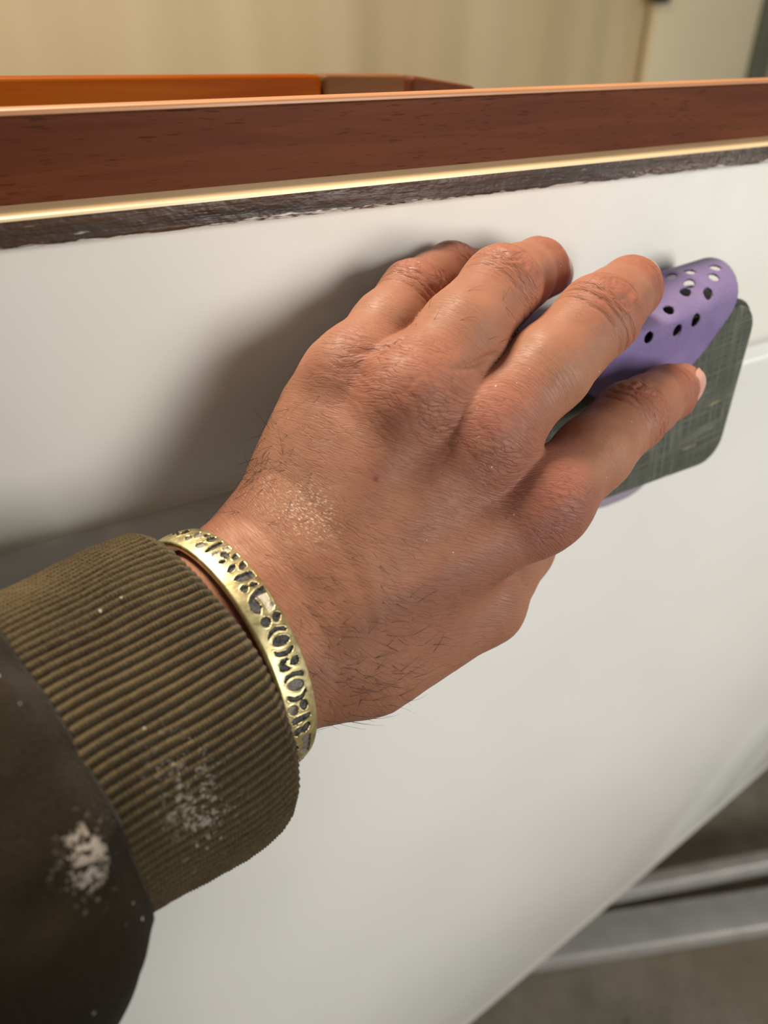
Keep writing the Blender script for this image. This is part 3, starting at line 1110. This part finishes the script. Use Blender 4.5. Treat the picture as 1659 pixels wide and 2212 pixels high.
NR = 110
NA = NR * 7
NS = 300
srow = np.concatenate([np.linspace(0.016, 0.0015, 24), np.linspace(0.0015, -0.0008, 8)[1:], np.linspace(-0.0008, 0.0015, 8)[1:], np.linspace(0.0015, 0.056, NS)[1:]])
inner = np.concatenate([np.full(24, 1.0), np.linspace(1, 0.5, 8)[1:], np.linspace(0.5, 0, 8)[1:], np.zeros(NS - 1)])
phi = np.linspace(0, 2 * np.pi, NA, endpoint=False)
cc = sleeve_center(srow)
a1 = interp([-0.02, 0, 0.01, 0.03, 0.045, 0.06], [0.0396, 0.0396, 0.0398, 0.0375, 0.0358, 0.034], srow)
a2 = interp([-0.02, 0, 0.01, 0.03, 0.045, 0.06], [0.0292, 0.0292, 0.0300, 0.0302, 0.0300, 0.029], srow)
PH, SS = np.meshgrid(phi, srow)
tw = 2.2 * (SS - 0.02) * np.cos(PH - 0.3)
ribph = (PH + tw * 0.6) * NR + 0.9 * fbm(np.stack([np.cos(PH).ravel() * 9, np.sin(PH).ravel() * 9, SS.ravel() * 60], 1), 45, 2).reshape(PH.shape)
ribv = 0.5 + 0.5 * np.cos(ribph)
prof = ribv ** 0.65
side = np.sin(ribph)
knit = np.sin(SS / 0.00085 * 2 * np.pi + 2.2 * np.abs(side))
low = fbm(np.stack([np.cos(PH).ravel() * 2.2, np.sin(PH).ravel() * 2.2, SS.ravel() * 40], 1), 41, 3).reshape(PH.shape)
rad = 0.00095 * prof * (1 - inner[:, None]) + 0.00016 * knit * prof - 0.0022 * inner[:, None] + 0.0011 * low
fray = fbm(np.stack([PH.ravel() * 30, SS.ravel() * 900, SS.ravel() * 0], 1), 43, 2).reshape(PH.shape) * 0.00012
rad = rad + fray
# the rim sags at the underside of the wrist
sag = np.exp(-((PH - 0.15) / 0.5) ** 2) + np.exp(-((PH - 0.15 - 2 * np.pi) / 0.5) ** 2)
P3 = cc[:, None, :] + ((a1[:, None] + rad) * np.cos(PH))[..., None] * E1 + ((a2[:, None] + rad) * np.sin(PH))[..., None] * E2
P3 = P3 + (0.004 * sag * np.clip(1 - SS / 0.03, 0, 1))[..., None] * ARM
cuff = mesh_obj('cuff', P3.reshape(-1, 3), grid_faces(len(srow), NA, closed_v=True), M_CUFF, sleeve)
cuff['label'] = 'rib knit cuff'
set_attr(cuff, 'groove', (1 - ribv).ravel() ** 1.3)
dc = np.exp(-(((SS - 0.026) / 0.010) ** 2)) * np.exp(-(((PH - 1.05) / 0.45) ** 2))
set_attr(cuff, 'dust', dc.ravel())

NA2 = 360; NS2 = 200
srow = np.concatenate([np.linspace(0.056, 0.0405, 30), np.linspace(0.0405, 0.165, NS2)[1:]])
inn = np.concatenate([np.linspace(1, 0, 30), np.zeros(NS2 - 1)])
phi = np.linspace(0, 2 * np.pi, NA2, endpoint=False)
cc = sleeve_center(srow)
b1 = interp([0.03, 0.0405, 0.046, 0.056, 0.07, 0.10, 0.17], [0.036, 0.0390, 0.0448, 0.0485, 0.050, 0.050, 0.052], srow) - 0.004 * inn
b2 = interp([0.03, 0.0405, 0.046, 0.056, 0.07, 0.10, 0.17], [0.030, 0.0318, 0.0352, 0.0372, 0.0385, 0.040, 0.044], srow) - 0.004 * inn
PH, SS = np.meshgrid(phi, srow)
fold = fbm(np.stack([np.cos(PH).ravel() * 1.6, np.sin(PH).ravel() * 1.6, SS.ravel() * 26], 1), 51, 3).reshape(PH.shape)
ruck = np.sin(PH * 11 + 3 * fold) * np.exp(-((SS - 0.042) / 0.008) ** 2)
rad = 0.0035 * fold + 0.0007 * ruck
P3 = cc[:, None, :] + ((b1[:, None] + rad) * np.cos(PH))[..., None] * E1 + ((b2[:, None] + rad) * np.sin(PH))[..., None] * E2
sl = mesh_obj('sleeve_body', P3.reshape(-1, 3), grid_faces(len(srow), NA2, closed_v=True), M_FLEECE, sleeve)
set_attr(sl, 'groove', np.zeros(PH.size))
ds = 1.6 * np.exp(-(((SS - 0.049) / 0.005) ** 2)) * np.exp(-(((PH - 1.25) / 0.16) ** 2))
set_attr(sl, 'dust', ds.ravel())

# rest of the sleeve; photographer's unseen sweatshirt and trousers, added to block door light
def tube(name, rows, mat, parent, n=64, fold=0.006, seed=3):
    """rows: (centre, half-width across, half-depth) along a path"""
    rows = [(np.array(c, float), a, b) for c, a, b in rows]
    k = np.linspace(0, len(rows) - 1, 60)
    idx = np.arange(len(rows))
    cen = interp(idx, [r[0] for r in rows], k)
    wa = interp(idx, [r[1] for r in rows], k); wb = interp(idx, [r[2] for r in rows], k)
    T = np.gradient(cen, axis=0); T /= np.linalg.norm(T, axis=1)[:, None]
    vs = []
    for i in range(len(k)):
        ref = V(1, 0, 0) if abs(T[i][0]) < 0.8 else V(0, 0, 1)
        a = nrm(ref - T[i] * (ref @ T[i])); b = np.cross(T[i], a)
        ph = np.linspace(0, 2 * np.pi, n, endpoint=False)
        ring = cen[i] + np.cos(ph)[:, None] * a * wa[i] + np.sin(ph)[:, None] * b * wb[i]
        nn = nrm(V(1, 1, 1)) * 0 + (ring - cen[i]) / np.linalg.norm(ring - cen[i], axis=1)[:, None]
        vs.append(ring + nn * (fold * fbm(ring * 14, seed, 3))[:, None])
    vs = np.concatenate(vs)
    f = [tuple(q) for q in grid_faces(len(k), n, closed_v=True)]
    f.append(tuple(range(n))); f.append(tuple((len(k) - 1) * n + q for q in reversed(range(n))))
    o = mesh_obj(name, vs, f, mat, parent)
    set_attr(o, 'groove', np.zeros(len(vs))); set_attr(o, 'dust', np.zeros(len(vs)))
    return o


SE = C0 + ARM * 0.155
tube('elbow_sleeve', [(SE + V(0.02, 0.008, 0), 0.044, 0.044), (SE, 0.050, 0.050), (V(-0.25, -0.19, -0.13), 0.055, 0.055), (V(-0.31, -0.34, -0.05), 0.062, 0.062), (V(-0.25, -0.46, 0.09), 0.070, 0.075), (V(-0.18, -0.52, 0.16), 0.05, 0.06)], M_FLEECE, sleeve, seed=61)
shirt = tube('unseen_shade_sweatshirt', [(V(-0.055, -0.53, -0.50), 0.205, 0.13), (V(-0.055, -0.53, -0.30), 0.205, 0.135), (V(-0.055, -0.53, -0.02), 0.225, 0.135), (V(-0.055, -0.53, 0.13), 0.215, 0.12), (V(-0.055, -0.54, 0.22), 0.13, 0.085), (V(-0.055, -0.54, 0.25), 0.07, 0.06)], M_FLEECE, person, seed=63)  # unseen body parts, added for the shade they cast on sleeve and hull
tube('unseen_shade_arm_sleeve', [(V(0.05, -0.53, 0.15), 0.06, 0.06), (V(0.12, -0.53, 0.06), 0.07, 0.07), (V(0.17, -0.51, -0.14), 0.062, 0.062), (V(0.12, -0.40, -0.19), 0.052, 0.052), (V(0.06, -0.29, -0.10), 0.040, 0.040)], M_FLEECE, person, seed=65)
for sx in (-1, 1):
    tube('unseen_shade_trouser_leg', [(V(-0.09 + sx * 0.085, -0.53, -0.46), 0.105, 0.12), (V(-0.09 + sx * 0.10, -0.52, -0.68), 0.085, 0.095), (V(-0.09 + sx * 0.105, -0.53, -0.90), 0.07, 0.075), (V(-0.09 + sx * 0.105, -0.53, ZF + 0.004), 0.07, 0.085)], M_PADBODY, person, seed=67 + sx)

# ------------------------------------------------------------------ brass bracelet with sunk, blackened cells round its letters
CELLS = [
    (0, [(156.4, 0.1), (155.4, -0.3), (154.6, -0.9), (154.9, -1.4), (179.8, 3.8), (179.5, 3.3), (178.8, 3.0), (158.5, -1.5), (158.9, -1.0), (174.8, 3.3), (158.4, 0.0), (157.4, 0.2)]),
    (0, [(155.2, 2.4), (153.6, 1.8), (152.9, 1.1), (152.8, 0.4), (153.4, -0.1), (154.4, -0.3), (155.9, -0.1), (157.1, 0.4), (158.0, 1.1), (158.5, 1.9), (158.6, 2.6), (157.1, 2.7)]),
    (0.3, [(146.2, -0.1), (145.4, -0.5), (144.9, -1.0), (145.0, -1.4), (145.9, -1.6), (147.0, -1.6), (148.3, -1.4), (149.2, -1.0), (149.8, -0.5), (149.6, -0.1), (148.8, 0.1), (147.5, 0.1)]),
    (0.4, [(146.9, 2.8), (145.1, 2.2), (143.9, 1.5), (143.4, 0.8), (143.8, 0.3), (144.6, 0.1), (145.9, 0.3), (147.4, 0.8), (148.5, 1.5), (149.4, 2.3), (149.5, 2.9), (148.5, 3.1)]),
    (0, [(142.1, 3.6), (141.4, 3.2), (140.9, 2.7), (141.1, 2.3), (141.8, 2.0), (142.5, 1.9), (143.6, 2.2), (144.2, 2.5), (144.9, 3.1), (144.8, 3.5), (144.1, 3.8), (143.1, 3.8)]),
    (0, [(137.8, 3.8), (136.5, 3.2), (136.0, 2.5), (136.0, 1.8), (136.8, 1.3), (137.8, 1.1), (138.9, 1.3), (139.8, 1.8), (140.4, 2.5), (140.5, 3.3), (140.1, 3.9), (138.9, 4.0)]),
    (0.4, [(136.4, 0.3), (135.4, -0.2), (135.0, -0.8), (135.2, -1.4), (136.0, -1.9), (137.2, -2.0), (138.4, -1.9), (139.3, -1.4), (139.6, -0.8), (139.4, -0.2), (138.8, 0.3), (137.5, 0.4)]),
    (0, [(133.6, 4.0), (133.1, 3.8), (131.6, 2.3), (130.8, 0.7), (130.8, -0.6), (131.1, -1.5), (131.8, -1.8), (132.4, -1.3), (133.1, -0.2), (133.8, 1.3), (134.4, 2.9), (134.6, 4.0)]),
    (1, [(126.8, 3.7), (126.3, 3.2), (126.3, 2.7), (126.9, 2.3), (128.0, 2.2), (129.0, 2.2), (130.0, 2.6), (130.4, 3.0), (130.5, 3.6), (129.9, 4.0), (128.6, 4.0), (127.6, 4.0)]),
    (1, [(127.4, 0.8), (126.5, 0.4), (126.1, -0.1), (126.3, -0.6), (126.8, -1.0), (127.6, -1.2), (128.5, -1.1), (129.2, -0.7), (129.6, -0.2), (129.6, 0.4), (129.1, 0.8), (128.2, 0.9)]),
    (0, [(123.4, 1.9), (122.9, 1.4), (123.1, 0.9), (123.9, 0.5), (125.0, 0.3), (126.1, 0.4), (127.0, 0.7), (127.6, 1.3), (127.4, 1.8), (126.8, 2.2), (125.6, 2.4), (124.4, 2.3)]),
    (0, [(122.1, 0.3), (121.8, 0.1), (121.5, -0.3), (121.6, -0.8), (122.0, -1.1), (122.6, -1.2), (123.1, -1.2), (123.5, -1.0), (123.8, -0.6), (123.6, -0.2), (123.2, 0.2), (122.8, 0.4)]),
    (0, [(122.5, 4.0), (121.9, 4.0), (121.6, 4.0), (121.0, 3.2), (120.9, 2.5), (121.2, 2.0), (121.9, 1.9), (122.6, 2.2), (123.6, 2.9), (124.2, 3.7), (124.0, 4.0), (123.2, 4.0)]),
    (0, [(118.6, 1.6), (117.8, 1.4), (116.9, 0.9), (116.2, 0.2), (116.0, -0.5), (116.1, -1.0), (116.7, -1.2), (117.5, -1.1), (118.2, -0.6), (119.0, 0.1), (119.3, 0.8), (119.1, 1.4)]),
    (0, [(118.0, 4.0), (117.1, 4.0), (116.4, 4.0), (115.5, 3.4), (115.0, 2.6), (115.0, 1.9), (115.6, 1.6), (116.5, 1.8), (117.6, 2.3), (118.5, 3.0), (119.1, 3.9), (118.7, 4.0)]),
    (0, [(110.5, 4.0), (109.9, 4.0), (109.5, 3.0), (109.5, 1.3), (110.2, -0.2), (111.4, -1.1), (112.5, -1.2), (113.2, -0.6), (113.6, 0.6), (113.6, 2.3), (113.2, 4.0), (111.8, 4.0)]),
    (0, [(106.0, 0.3), (105.4, -0.1), (105.1, -0.6), (105.2, -1.1), (105.9, -1.4), (106.8, -1.5), (107.6, -1.4), (108.2, -1.0), (108.5, -0.5), (108.4, 0.1), (107.8, 0.4), (106.9, 0.5)]),
    (0, [(106.5, 3.2), (106.0, 2.9), (105.8, 2.4), (105.8, 1.8), (106.1, 1.4), (106.6, 1.1), (107.3, 1.1), (107.8, 1.4), (108.0, 1.9), (108.0, 2.5), (107.6, 2.9), (107.1, 3.2)]),
    (0, [(90.0, 0.8), (89.2, 0.3), (88.9, -0.3), (89.2, -1.0), (90.0, -1.5), (91.0, -1.7), (92.1, -1.6), (92.9, -1.1), (93.2, -0.4), (93.0, 0.3), (92.2, 0.8), (91.1, 1.0)]),
    (0, [(90.2, 3.7), (89.4, 3.2), (89.0, 2.5), (89.2, 1.9), (89.9, 1.4), (90.9, 1.3), (91.9, 1.5), (92.6, 2.0), (93.1, 2.6), (92.9, 3.3), (92.2, 3.8), (91.2, 3.9)]),
    (0, [(81.2, 3.2), (80.2, 2.8), (79.8, 1.8), (79.8, 0.6), (80.4, -0.5), (81.2, -1.2), (82.5, -1.4), (83.5, -1.1), (84.1, -0.3), (84.1, 0.9), (83.5, 2.1), (82.5, 2.9)]),
    (0.25, [(61.8, 2.7), (60.8, 2.3), (60.3, 1.4), (60.6, 0.2), (61.5, -0.9), (62.9, -1.7), (64.2, -1.9), (65.4, -1.6), (65.9, -0.8), (65.8, 0.3), (64.8, 1.4), (63.4, 2.3)]),
    (0.4, [(52.0, -0.6), (50.9, -0.8), (50.5, -1.4), (50.8, -2.0), (51.6, -2.6), (53.0, -2.9), (54.2, -2.9), (55.4, -2.7), (55.9, -2.1), (55.6, -1.5), (54.6, -0.9), (53.4, -0.6)]),
    (0, [(51.9, 2.2), (50.9, 1.9), (50.5, 1.4), (50.8, 0.8), (51.8, 0.3), (53.0, 0.0), (54.4, 0.0), (55.4, 0.3), (55.9, 0.8), (55.5, 1.4), (54.6, 1.9), (53.2, 2.2)]),
    (0, [(43.0, -0.4), (41.9, -0.2), (40.6, -0.3), (39.6, -0.7), (39.1, -1.2), (39.2, -1.8), (39.9, -2.2), (41.1, -2.5), (42.4, -2.4), (43.4, -2.0), (43.9, -1.5), (43.8, -0.9)]),
    (0, [(43.2, 2.0), (42.1, 2.2), (40.8, 2.1), (39.5, 1.7), (39.0, 1.0), (39.1, 0.3), (39.8, -0.2), (40.9, -0.4), (42.2, -0.3), (43.5, 0.1), (44.1, 0.7), (44.0, 1.4)]),
    (0, [(12.8, 3.0), (12.8, 2.8), (11.8, 2.5), (11.0, 2.0), (10.1, 1.5), (9.6, 1.1), (9.1, 1.0), (14.0, 0.0), (2.9, 3.1), (2.9, 3.8), (19.0, 0.7), (7.6, 4.0)]),
    (0.45, [(101.2, -1.5), (103.1, -0.3), (104.5, 1.8), (104.9, 3.9), (103.4, 4.0), (99.4, 4.0), (95.8, 3.9), (94.0, 2.9), (94.0, 1.4), (96.8, 1.5), (99.9, 1.4), (101.5, 0.8), (101.2, 0.2), (98.8, 0.6), (96.6, 0.4), (94.6, -0.5), (96.1, -1.7), (98.1, -2.0)]),
    (0, [(85.6, -1.8), (87.4, -0.8), (87.8, 0.9), (86.5, 3.1), (85.0, 3.7), (84.4, 3.3), (85.9, 1.4), (85.8, -0.1), (84.9, -0.9), (84.2, -1.7)]),
    (0, [(79.8, -1.9), (78.6, -1.2), (77.8, 1.0), (78.4, 2.9), (77.5, 3.4), (76.0, 2.5), (75.6, 0.8), (76.5, -1.1), (77.6, -1.9)]),
    (0, [(72.1, 0.4), (74.1, 1.5), (74.0, 3.2), (72.4, 3.5), (70.6, 3.0), (70.8, 1.6)]),
    (0, [(74.0, -2.0), (75.2, -1.3), (75.1, 0.4), (74.0, 0.7), (72.9, -0.7), (70.4, 0.5), (70.0, 0.0), (70.4, -1.6), (71.4, -2.3)]),
    (0, [(67.0, -2.1), (68.6, -1.5), (68.8, 0.5), (67.5, 2.8), (65.9, 3.5), (64.8, 3.0), (66.9, 0.8), (67.0, -0.8), (66.1, -1.7), (65.5, -2.2)]),
    (0, [(60.6, -2.4), (58.8, -1.1), (58.2, 0.9), (59.8, 2.5), (57.9, 2.6), (56.1, 1.5), (56.0, -0.4), (57.7, -2.2), (59.0, -2.6)]),
    (0, [(47.8, -2.7), (49.6, -2.0), (49.2, -0.1), (48.0, 2.5), (46.0, 2.5), (46.0, 0.4), (45.8, -1.7), (46.2, -2.5)]),
    (0.3, [(36.4, -0.5), (37.8, 0.2), (35.8, 2.4), (31.1, 2.6), (20.9, 3.0), (24.2, 0.7), (28.5, -0.5), (30.5, 0.5)]),
    (0, [(34.9, -2.5), (32.8, -1.5), (30.2, -1.0), (29.0, -2.1)]),
]
BW = 0.0080
bracelet = empty('bracelet', tuple(BC))
tag(bracelet, 'brass cuff bracelet with blackened sunken lettering worn on the wrist', 'bracelet')
npz, ntz = 1500, 49
ang = np.linspace(-62, 242, npz)
TLO = -BW / 2
THI = BW / 2 + 0.0011
tz = np.linspace(TLO, THI, ntz)
AN, TZ = np.meshgrid(ang, tz * 1000, indexing='ij')
best = np.full(AN.shape, 9.0); lab = np.full(AN.shape, -1)
KD = 0.52  # mm of band per degree, near enough for the cell edges
for ci, (wn, poly) in enumerate(CELLS):
    pl = np.array(poly) * (KD, 1)
    lo = pl.min(0) - 0.5; hi = pl.max(0) + 0.5
    m = (AN * KD > lo[0]) & (AN * KD < hi[0]) & (TZ > lo[1]) & (TZ < hi[1])
    if not m.any(): continue
    q = np.stack([AN[m] * KD, TZ[m]], 1)
    d = np.full(len(q), 1e9); ins = np.zeros(len(q), bool)
    for a, b in zip(pl, np.roll(pl, -1, 0)):
        e = b - a
        t = np.clip(((q - a) @ e) / max(e @ e, 1e-9), 0, 1)
        d = np.minimum(d, np.linalg.norm(q - a - t[:, None] * e, axis=1))
        if abs(e[1]) > 1e-9:
            cr = ((a[1] > q[:, 1]) != (b[1] > q[:, 1])) & (q[:, 0] < e[0] * (q[:, 1] - a[1]) / e[1] + a[0])
            ins ^= cr
    sd = np.where(ins, -d, d)
    bm = best[m]; lm = lab[m]
    up = sd < bm
    bm[up] = sd[up]; lm[up] = ci
    best[m] = bm; lab[m] = lm
best = best - 0.05
depth = np.clip(-best / 0.11, 0, 1)
depth = depth * depth * (3 - 2 * depth)
lip = np.exp(-((best - 0.05) / 0.14) ** 2)
TN = (TZ / 1000 - (THI + TLO) / 2) / ((THI - TLO) / 2)
h = 0.0006 * (1 - TN ** 2) - 0.00055 * depth + 0.00010 * lip
h = h - 0.0005 * np.clip((np.abs(TN) - 0.9) / 0.1, 0, 1) ** 2
ar = np.radians(AN)
BD = np.cos(ar)[..., None] * BE1 + np.sin(ar)[..., None] * BE2
BNN = np.cos(ar)[..., None] * BE1 / (BE1 @ BE1) + np.sin(ar)[..., None] * BE2 / (BE2 @ BE2)
BNN /= np.linalg.norm(BNN, axis=-1, keepdims=True)
top = BC + BD + (TZ / 1000)[..., None] * BN + BNN * h[..., None]
und = BC + BD + (TZ / 1000)[..., None] * BN * 0.985 - BNN * 0.0013
allv = np.concatenate([top.reshape(-1, 3), und.reshape(-1, 3)])
qf = grid_faces(npz, ntz)
nT = npz * ntz
flab = lab.ravel()[qf]; fdep = best.ravel()[qf].mean(1)
cellid = np.where(fdep < -0.02, flab[:, 0], -1)
band_f = [tuple(q) for q in qf[cellid < 0]] + [tuple(q + nT) for q in qf[:, ::-1]]
rim0 = [(i * ntz, (i + 1) * ntz, nT + (i + 1) * ntz, nT + i * ntz) for i in range(npz - 1)]
rim1 = [((i + 1) * ntz - 1 + ntz, (i + 1) * ntz - 1, nT + (i + 1) * ntz - 1, nT + (i + 1) * ntz - 1 + ntz) for i in range(npz - 1)]
end0 = [(j + 1, j, nT + j, nT + j + 1) for j in range(ntz - 1)]
k0 = (npz - 1) * ntz
end1 = [(k0 + j, k0 + j + 1, nT + k0 + j + 1, nT + k0 + j) for j in range(ntz - 1)]
mesh_obj('band', allv, band_f + rim0 + rim1 + end0 + end1, M_BRASS, bracelet)
for ci, (wn, poly) in enumerate(CELLS):
    fq = qf[cellid == ci]
    if len(fq) < 3: continue
    u, invx = np.unique(fq, return_inverse=True)
    oc = mesh_obj('sunken_cell', allv[u], invx.reshape(fq.shape), M_OXIDE, bracelet)
    tw_ = TZ.ravel()[u]; aw_ = AN.ravel()[u]
    worn = np.full(len(u), wn)
    if wn == 0.45: worn = np.where((tw_ > tw_.mean() + 0.1) & (aw_ < aw_.mean() + 2.5), 1.0, 0.0)  # pale rubbed patch
    set_attr(oc, 'worn', worn)

# ------------------------------------------------------------------ sanding block
block = empty('sanding_block', (0.19, -0.018, -0.146))
tag(block, 'grey cloth faced rectangular sanding block held under the fingers', 'sanding block')


def slab(name, x0, x1, z0, z1, y0, y1, rc, re, mat, parent, seg=8):
    """plate with rounded corners in X-Z and rounded edges, thickness along Y"""
    loop = []
    for cx, cz, a0 in ((x1 - rc, z1 - rc, 0), (x0 + rc, z1 - rc, 90), (x0 + rc, z0 + rc, 180), (x1 - rc, z0 + rc, 270)):
        for k in range(seg + 1):
            a = math.radians(a0 + 90 * k / seg)
            loop.append((cx, cz, math.cos(a), math.sin(a)))
    ne = 5
    rows = [(y0 + re - re * math.cos(math.pi / 2 * k / ne), rc - re + re * math.sin(math.pi / 2 * k / ne)) for k in range(ne + 1)]
    rows += [(y1 - re + re * math.sin(math.pi / 2 * k / ne), rc - re + re * math.cos(math.pi / 2 * k / ne)) for k in range(ne + 1)]
    n = len(loop)
    vs = []
    for (y, rr) in rows:
        for (cx, cz, c, s) in loop:
            vs.append((cx + c * rr, y, cz + s * rr))
    f = [tuple(q) for q in grid_faces(len(rows), n, closed_v=True)]
    f.append(tuple(reversed(range(n))))
    f.append(tuple((len(rows) - 1) * n + k for k in range(n)))
    o = mesh_obj(name, vs, f, mat, parent)
    # tilt by a couple of degrees like the hand holds it
    return o


BX0, BX1, BZ0, BZ1 = 0.128, 0.2545, -0.1475, -0.0800
slab('foam_body', BX0, BX1, BZ0, BZ1, -0.0300, -0.0062, 0.011, 0.002, M_PADBODY, block)
slab('cloth_face', BX0 + 0.0010, BX1 - 0.0012, BZ0 + 0.0008, BZ1 - 0.0016, -0.0318, -0.0296, 0.011, 0.0010, M_PADCLOTH, block)
slab('hook_backing', BX0 + 0.001, BX1 - 0.0006, BZ0 + 0.001, BZ1 - 0.001, -0.0061, -0.0046, 0.011, 0.0006, M_PADTAN, block)

# ------------------------------------------------------------------ purple sanding disc folded round the block
RD = 0.0765
nxg, nsg = 400, 520
uu = np.linspace(-RD, RD, nxg)
ZB = -0.0815
YR, YFR = -0.0028, -0.0345
# path of each section, resampled by arc length
def section(H):
    hw = (YR - YFR) / 2; yc = (YR + YFR) / 2
    a = np.linspace(0, np.pi, 80)
    arc = np.stack([yc + hw * np.cos(a), ZB + H * np.sin(a)], 1)
    rear = np.stack([np.full(40, YR), np.linspace(-0.19, ZB, 41)[:-1]], 1)
    front = np.stack([np.linspace(YFR, YFR - 0.0006, 41)[1:], np.linspace(ZB, -0.14, 41)[1:]], 1)
    p = np.concatenate([rear, arc, front])
    d = np.concatenate([[0], np.cumsum(np.linalg.norm(np.diff(p, axis=0), axis=1))])
    return p, d
ss = np.linspace(0, 2 * RD, nsg)
XC = 0.190
ZR0 = -0.1765
gv = np.zeros((nxg, nsg, 3))
for i, u0 in enumerate(uu):
    xm = XC + u0
    H = 0.0030 + 0.0080 * np.clip((xm - 0.184) / 0.034, 0, 1) ** 1.3 + 0.003 * np.clip((xm - 0.215) / 0.03, 0, 1)
    p, d = section(H)
    s_at = (ZR0 + 0.19) + ss
    y = np.interp(s_at, d, p[:, 0]); z = np.interp(s_at, d, p[:, 1])
    gv[i, :, 0] = xm + 0.040 * np.clip(1 - ss / (RD * 0.9), 0, 1) ** 1.5 + 0.010 * np.clip(ss / RD - 1, 0, 1); gv[i, :, 1] = y; gv[i, :, 2] = z
U, S = np.meshgrid(uu, ss - RD, indexing='ij')
# pattern of dust holes
holes = [(0.0399, 0.0382), (0.0344, 0.0419), (0.0302, 0.0351), (0.0247, 0.0388), (0.0205, 0.0403), (0.0267, 0.0461), (0.0247, 0.0315),
         (0.0094, 0.0419), (0.0177, 0.0502), (0.0094, 0.0497), (-0.0038, 0.0471)]
for k in range(10):
    a = 2 * math.pi * k / 10
    holes += [(0.022 * math.cos(a), -0.02 + 0.022 * math.sin(a)), (0.040 * math.cos(a + 0.3), -0.02 + 0.040 * math.sin(a + 0.3))]
holes = [h for n, h in enumerate(holes) if n < 11 or h[1] < 0.015]
AW = 0.0525
sdv = ((np.abs(U) / AW) ** 2.4 + (np.abs(S) / RD) ** 2.4) ** (1 / 2.4) - 1
sdv = sdv / np.maximum(np.hypot(np.gradient(sdv, uu[1] - uu[0], axis=0), np.gradient(sdv, ss[1] - ss[0], axis=1)), 1)
for hx, hy in [(h[0], h[1] + 0.0065) for h in holes]:
    sdv = np.maximum(sdv, 0.00205 - np.sqrt((U - hx) ** 2 + (S - hy) ** 2))
du = uu[1] - uu[0]; dsx = ss[1] - ss[0]
gu = np.gradient(sdv, du, axis=0); gs = np.gradient(sdv, dsx, axis=1)
near = np.abs(sdv) < 0.75 * max(du, dsx)
mag = gu ** 2 + gs ** 2 + 1e-9
mv_u = np.where(near, -sdv * gu / mag, 0); mv_s = np.where(near, -sdv * gs / mag, 0)
dpu = np.gradient(gv, du, axis=0); dps = np.gradient(gv, dsx, axis=1)
gv = gv + dpu * mv_u[..., None] + dps * mv_s[..., None]
sd2 = np.where(near, 0, sdv)
qf = grid_faces(nxg, nsg)
okf = (sd2.ravel()[qf] <= 1e-6).all(1)
fq = qf[okf]
u_, inv_ = np.unique(fq, return_inverse=True)
disc = mesh_obj('sanding_disc', gv.reshape(-1, 3)[u_], inv_.reshape(fq.shape), M_ABR)
tag(disc, 'purple perforated sanding disc folded over the block', 'sandpaper')
sol = disc.modifiers.new('thickness', 'SOLIDIFY')
sol.thickness = 0.0007
sol.offset = 0.0
disc.data.materials.append(M_LOOP)
sol.material_offset = 1
